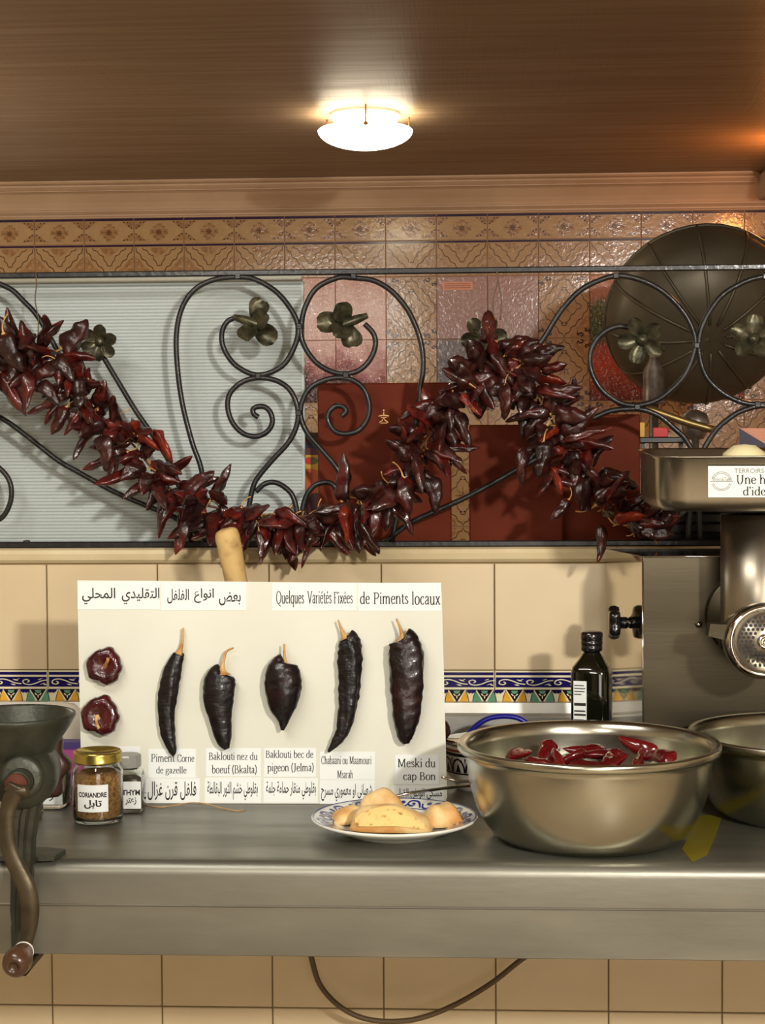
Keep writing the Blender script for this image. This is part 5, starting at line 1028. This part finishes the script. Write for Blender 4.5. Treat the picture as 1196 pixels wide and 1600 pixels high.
MB().lathe([(.0120, .007), (.0137, .0075), (.0141, .010), (.0130, .0105)], M['china'], kb, 32).obj('white_ring', mi)
# leg and clamp
def colring(px0, px1, py, dy): a = P(px0, py, GD); b = P(px1, py, GD); return [Vector((a.x+(b.x-a.x)*u, gy-.004+dy*v, a.z)) for u, v in ((0, -.6), (.12, -1), (.3, -.8), (.4, -1), (.55, -.8), (.72, -1), (.9, -.9), (1, -.5), (1, .5), (.8, 1), (.2, 1), (0, .5))]
MB().loft([colring(30, 68, 1245, .016), colring(22, 62, 1275, .014), (colring(21, 56, 1310, .013)), colring(20, 55, 1350, .013), colring(20, 50, 1385, .013), colring(19, 46, 1420, .012), colring(22, 42, 1452, .010)], IC, False).obj('leg', mi)
fp = [(P(-40, 1340, 2.33).x, CF+.050), (P(60, 1340, 2.33).x, CF+.050), (P(99, 1340, 2.36).x, CF+.040), (P(92, 1340, 2.36).x, CF-.004), (P(60, 1340, 2.33).x, CF-.008), (P(-40, 1340, 2.33).x, CF-.008)]
mb = MB(); v = [Vector((a, b, CT+.0005)) for a, b in fp]+[Vector((a, b, CT+.007)) for a, b in fp]; mb.add(v, [tuple(range(6))[::-1], tuple(range(6, 12))]+[(j, (j+1) % 6, (j+1) % 6+6, j+6) for j in range(6)], IC); mb.obj('clamp_foot', mi)
MB().box((P(20, 1440, GD).x, gy-.012, zb2-.020), (P(44, 1440, GD).x, CF+.06, zb2-.008), IC, bev=.002).obj('clamp_jaw', mi)
MB().box((P(20, 1440, GD).x, gy-.012, zb2-.020), (P(44, 1440, GD).x, gy+.008, P(30, 1440, GD).z), IC, bev=.002).obj('clamp_strut', mi)

# ------------------------------------------------------------------ electric mincer: cabinet, knob, neck, head
FL = P(1005, 870, 2.865); BLf = P(948, 850, 3.09); ang = math.atan2(FL.x-BLf.x, BLf.y-FL.y)
em = thing('electric_mincer', 'stainless steel electric mincer cabinet with black knob at right', 'mincer', (FL.x, FL.y, CT))
ztp = FL.z; dep = (BLf-FL).length; T = Matrix.Translation((FL.x, FL.y, 0)) @ Matrix.Rotation(ang*.4, 4, 'Z'); wd = .42
T = Matrix.Translation((FL.x, FL.y, 0)); sh = Matrix.Identity(4); sh[0][1] = -math.tan(ang)*.0
dep = BLf.y-FL.y; dxl = BLf.x-FL.x
Vb = lambda u, v, z_: Vector((FL.x+u*wd+dxl*v*(1-u), FL.y+v*dep, z_))
def cab(z0, z1, u0=0, u1=1, v0=0, v1=1): return [Vb(u0, v0, z0), Vb(u1, v0, z0), Vb(u1, v1, z0), Vb(u0, v1, z0), Vb(u0, v0, z1), Vb(u1, v0, z1), Vb(u1, v1, z1), Vb(u0, v1, z1)]
v = cab(CT+.012, ztp)
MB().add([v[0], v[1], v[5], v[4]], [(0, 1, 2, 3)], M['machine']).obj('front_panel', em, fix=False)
mb = MB().add([v[3], v[0], v[4], v[7]], [(0, 1, 2, 3)], M['polish']).add([v[1], v[2], v[6], v[5]], [(0, 1, 2, 3)], M['polish']).add([v[2], v[3], v[7], v[6]], [(0, 1, 2, 3)], M['polish']).add([v[0], v[3], v[2], v[1]], [(0, 1, 2, 3)], M['polish'])
mb.obj('side_panels', em, fix=False)
MB().add([v[4], v[5], v[6], v[7]], [(0, 1, 2, 3)], M['polish']).obj('top_panel', em, fix=False)
MB().tube([v[4], v[5]], .0016, M['polish'], 6).tube([v[4], v[7]], .0012, M['polish'], 6).tube([v[4], v[0]], .0014, M['polish'], 6).obj('folded_edges', em)
for u, vv in ((.08, .1), (.92, .1), (.08, .9), (.92, .9)): p = Vb(u, vv, CT); MB().lathe([(.0001, .0003), (.012, .0003), (.014, .006), (.013, .0125), (.0001, .0125)], M['blackp'], Matrix.Translation(p), 16).obj('foot', em)
# knob on the left side
kc = P(1003, 975, 2.93); lx = P(958, 972, 2.93)
TK = Matrix.Translation((lx.x, 2.95-CD, kc.z)) @ Matrix.Rotation(PI/2, 4, 'Y')
ns = 40; kn = []
for rr_, z_ in ((.010, -.006), (.024, -.006), (.0275, -.001), (.028, .006), (.0255, .013), (.012, .015)): kn.append([TK @ Vector(((rr_*(1+(.13 if rr_ > .02 else 0)*math.cos(5*2*PI*j/ns)))*math.cos(2*PI*j/ns+.3), (rr_*(1+(.13 if rr_ > .02 else 0)*math.cos(5*2*PI*j/ns)))*math.sin(2*PI*j/ns+.3), z_)) for j in range(ns)])
ko = MB().loft(kn, M['blackp'], True).obj('star_knob', em)
sl = (2.95-CD-FL.y)/dep; sx = FL.x+dxl*sl
link('shaft', MB().lathe([(.0001, .012), (.0105, .012), (.0105, .026), (.009, .028), (.0001, .028)], M['blackp'], TK, 20).lathe([(.0055, .027), (.0055, sx-lx.x+.002), (.0001, sx-lx.x+.002)], M['steel2'], TK, 14).lathe([(.0001, .033), (.009, .033), (.009, .036), (.0001, .036)], M['blackp'], TK, 16).mesh('shaft'), em)
# rating plate on the side
# neck + tray + head
nd = 2.785; nc = P(1190, 880, nd); TN = Matrix.Translation((nc.x, nc.y, 0)); nr_ = W(62, nd)
zn = lambda py, d=nd: P(1190, py, d).z
hz_ = P(1196, 1001, 2.72).z
MB().lathe([(nr_*1.05, zn(1010)), (nr_*1.0, zn(975)), (nr_, zn(950)), (nr_, zn(803)), (nr_*.9, zn(803)), (nr_*.9, zn(960)), (nr_*.9, zn(1010))], M['steel2'], TN, 48).obj('feed_neck', em)
hx = P(1197, 1001, 2.70).x; TH = Matrix.Translation((hx, 0, hz_)) @ Matrix.Rotation(PI/2, 4, 'X'); hl = lambda d: -(d-CD)
MB().lathe([(.0001, hl(2.853)), (.050, hl(2.853)), (.050, hl(2.74)), (.040, hl(2.735)), (.0001, hl(2.735))], M['steel2'], TH, 64).obj('mincer_head', em)
fc = P(1172, 962, 2.85); TF_ = Matrix.Translation((fc.x, 0, fc.z)) @ Matrix.Rotation(PI/2, 4, 'X')
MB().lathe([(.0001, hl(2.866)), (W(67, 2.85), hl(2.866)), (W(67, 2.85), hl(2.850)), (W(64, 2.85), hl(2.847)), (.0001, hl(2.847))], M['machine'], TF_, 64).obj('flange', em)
rr0 = W(60, 2.70); MB().lathe([(.048, hl(2.765)), (rr0*.97, hl(2.765)), (rr0, hl(2.755)), (rr0, hl(2.715)), (rr0*.96, hl(2.704)), (rr0*.84, hl(2.700)), (rr0*.80, hl(2.704)), (rr0*.78, hl(2.712)), (.048, hl(2.712))], M['polish'], TH, 64).obj('ring_nut', em)
a0 = P(1104, 977, 2.745); b0 = P(1150, 980, 2.745); 
MB().prism([(P(1108, 973, 2.74).x, P(1108, 973, 2.74).z), (P(1146, 975, 2.74).x, P(1146, 975, 2.74).z), (P(1142, 1001, 2.74).x, P(1142, 1001, 2.74).z), (P(1105, 992, 2.74).x, P(1105, 992, 2.74).z)], 2.722-CD, 2.76-CD, M['machine']).obj('nut_handle', em)
pr_ = rr0*.77; mb = MB().lathe([(.0001, hl(2.7125)), (pr_, hl(2.7125)), (pr_, hl(2.7085)), (.0001, hl(2.7085))], M['steel2'], TH, 48); mb.obj('cutting_plate', em)
mb = MB(); yf = 2.7085-CD-.0003; s_ = W(7.2, 2.70)
for i in range(-7, 8):
    for j in range(-8, 9):
        xx = (i+.5*(j % 2))*s_; zz2 = j*s_*.866; r2 = math.hypot(xx, zz2)
        if .40*pr_ < r2 < .92*pr_: mb.disc((hx+xx, yf, hz_+zz2), s_*.36, M['dark'], n=10)
o = mb.obj('plate_holes', em, fix=False); o['kind'] = 'stuff'
MB().lathe([(.0001, hl(2.709)), (.0125, hl(2.709)), (.0125, hl(2.703)), (.0105, hl(2.700)), (.0065, hl(2.700)), (.006, hl(2.705)), (.0001, hl(2.705))], M['polish'], TH, 28).obj('centre_nut', em)
c = P(1093, 976, 2.86); MB().lathe([(.0001, 0), (.0052, 0), (.0056, .003), (.004, .007), (.0001, .009)], M['polish'], Matrix.Translation((c.x, FL.y, c.z)) @ Matrix.Rotation(PI/2, 4, 'X'), 20).obj('screw_head', em)
# hopper tray
tr_ = thing('hopper_tray', 'oblong stainless steel hopper tray with white label on the mincer neck', 'tray', (nc.x, nc.y, zn(803)))
zT = P(1100, 708, 2.65).z; zBt = P(1100, 800, 2.65).z
xl = P(1045, 800, 2.65).x; xlb = P(985, 700, 2.95).x; cxx = nc.x; hwx = cxx-xl; y0, y1 = 2.64-CD, 2.945-CD
def rrect(ix, iy, z_, rc=.045, n=7):
    hx_, hy_ = hwx+.020-ix, (y1-y0)/2-iy; out = []; cy2 = (y0+y1)/2
    for (sx_, sy_), a0_ in (((1, 1), 0), ((-1, 1), PI/2), ((-1, -1), PI), ((1, -1), 3*PI/2)):
        for k in range(n): a = a0_+PI/2*k/(n-1); yy_ = cy2+sy_*(hy_-rc)+rc*math.sin(a); out.append(Vector((cxx+sx_*(hx_-rc)+rc*math.cos(a), yy_, z_+(.040*(yy_-cy2) if z_ > zBt+.05 else 0))))
    return out
zbt = zBt
MB().loft([rrect(.03, .03, zbt, .03), rrect(.020, .020, zbt+.001, .035), rrect(.008, .008, zbt+.009, .042), rrect(.003, .003, zbt+.022), rrect(.001, .001, zT-.004), rrect(-.004, -.004, zT-.001, .048), rrect(-.005, -.005, zT+.0008, .049), rrect(-.003, -.003, zT+.0018, .047), rrect(.003, .003, zT-.001, .042), rrect(.005, .005, zbt+.022), rrect(.012, .012, zbt+.012), rrect(.03, .03, zbt+.004, .03)], M['steel2'], True).obj('tray_pan', tr_)
yl = y0+.0012
def tf(px, py, h): r_ = ray(px, py); t_ = (yl-.0012-CAM.y)/r_.y; q_ = CAM+r_*t_; return Vector((q_.x, yl-.0020-h, q_.z))
mb = MB(); lb_ = rect(1107, 777, 1262, 728); mb.add([tf(a, b, 0) for a, b in lb_]+[tf(a, b, -.001) for a, b in lb_], [(0, 1, 2, 3), (4, 7, 6, 5), (0, 4, 5, 1), (1, 5, 6, 2), (2, 6, 7, 3), (3, 7, 4, 0)], M['paper']); lb = mb.obj('paper_label', tr_, fix=False)
t = MB(); 
g = lambda u, v_, h: tf(u, -v_, h)
serif(t, 'Une histoire', (1150, -756, 1246, -742), M['ink'], g, .0003, .10, .04); serif(t, "d'identité", (1161, -774, 1232, -761), M['ink'], g, .0003, .10, .04)
sans(t, 'TERROIRS DE TUNISIE', (1148, -739, 1250, -732), M['gray'], g, .0003, 0)
for r_ in (15.5, 13.0): 
    for a0_, a1_ in ((.25, 2.9), (3.4, 6.05)): t.ribbon([(1128+r_*math.cos(a0_+(a1_-a0_)*k/14), -752+r_*.95*math.sin(a0_+(a1_-a0_)*k/14)) for k in range(15)], .9, M['gray'], g, .0003)
t.flat([rect(1110, -752.6, 1146, -751.6)], M['gray'], g, .0004); sans(t, 'Terroirs de Tunisie', (1113, -751, 1144, -746), M['gray'], g, .0004, .0)
c = bpy.data.objects.new('lettering', t.mesh('lettering')); C.objects.link(c); c.parent = lb
c = P(1162, 712, 2.74); zf = zbt+.0042
dh = P(1162, 694, 2.74).z-zf
MB_ = MB().lathe([(.0001, 0), (.030, 0), (.040, .010), (.043, .03), (.040, dh*.6), (.034, dh*.86), (.018, dh*.98), (.0001, dh)], M['cheese'], Matrix.Translation((c.x, 2.73-CD, zf)), 36)
tag(MB_.obj('dough_ball'), 'pale round ball of dough sitting in the hopper tray', 'dough')
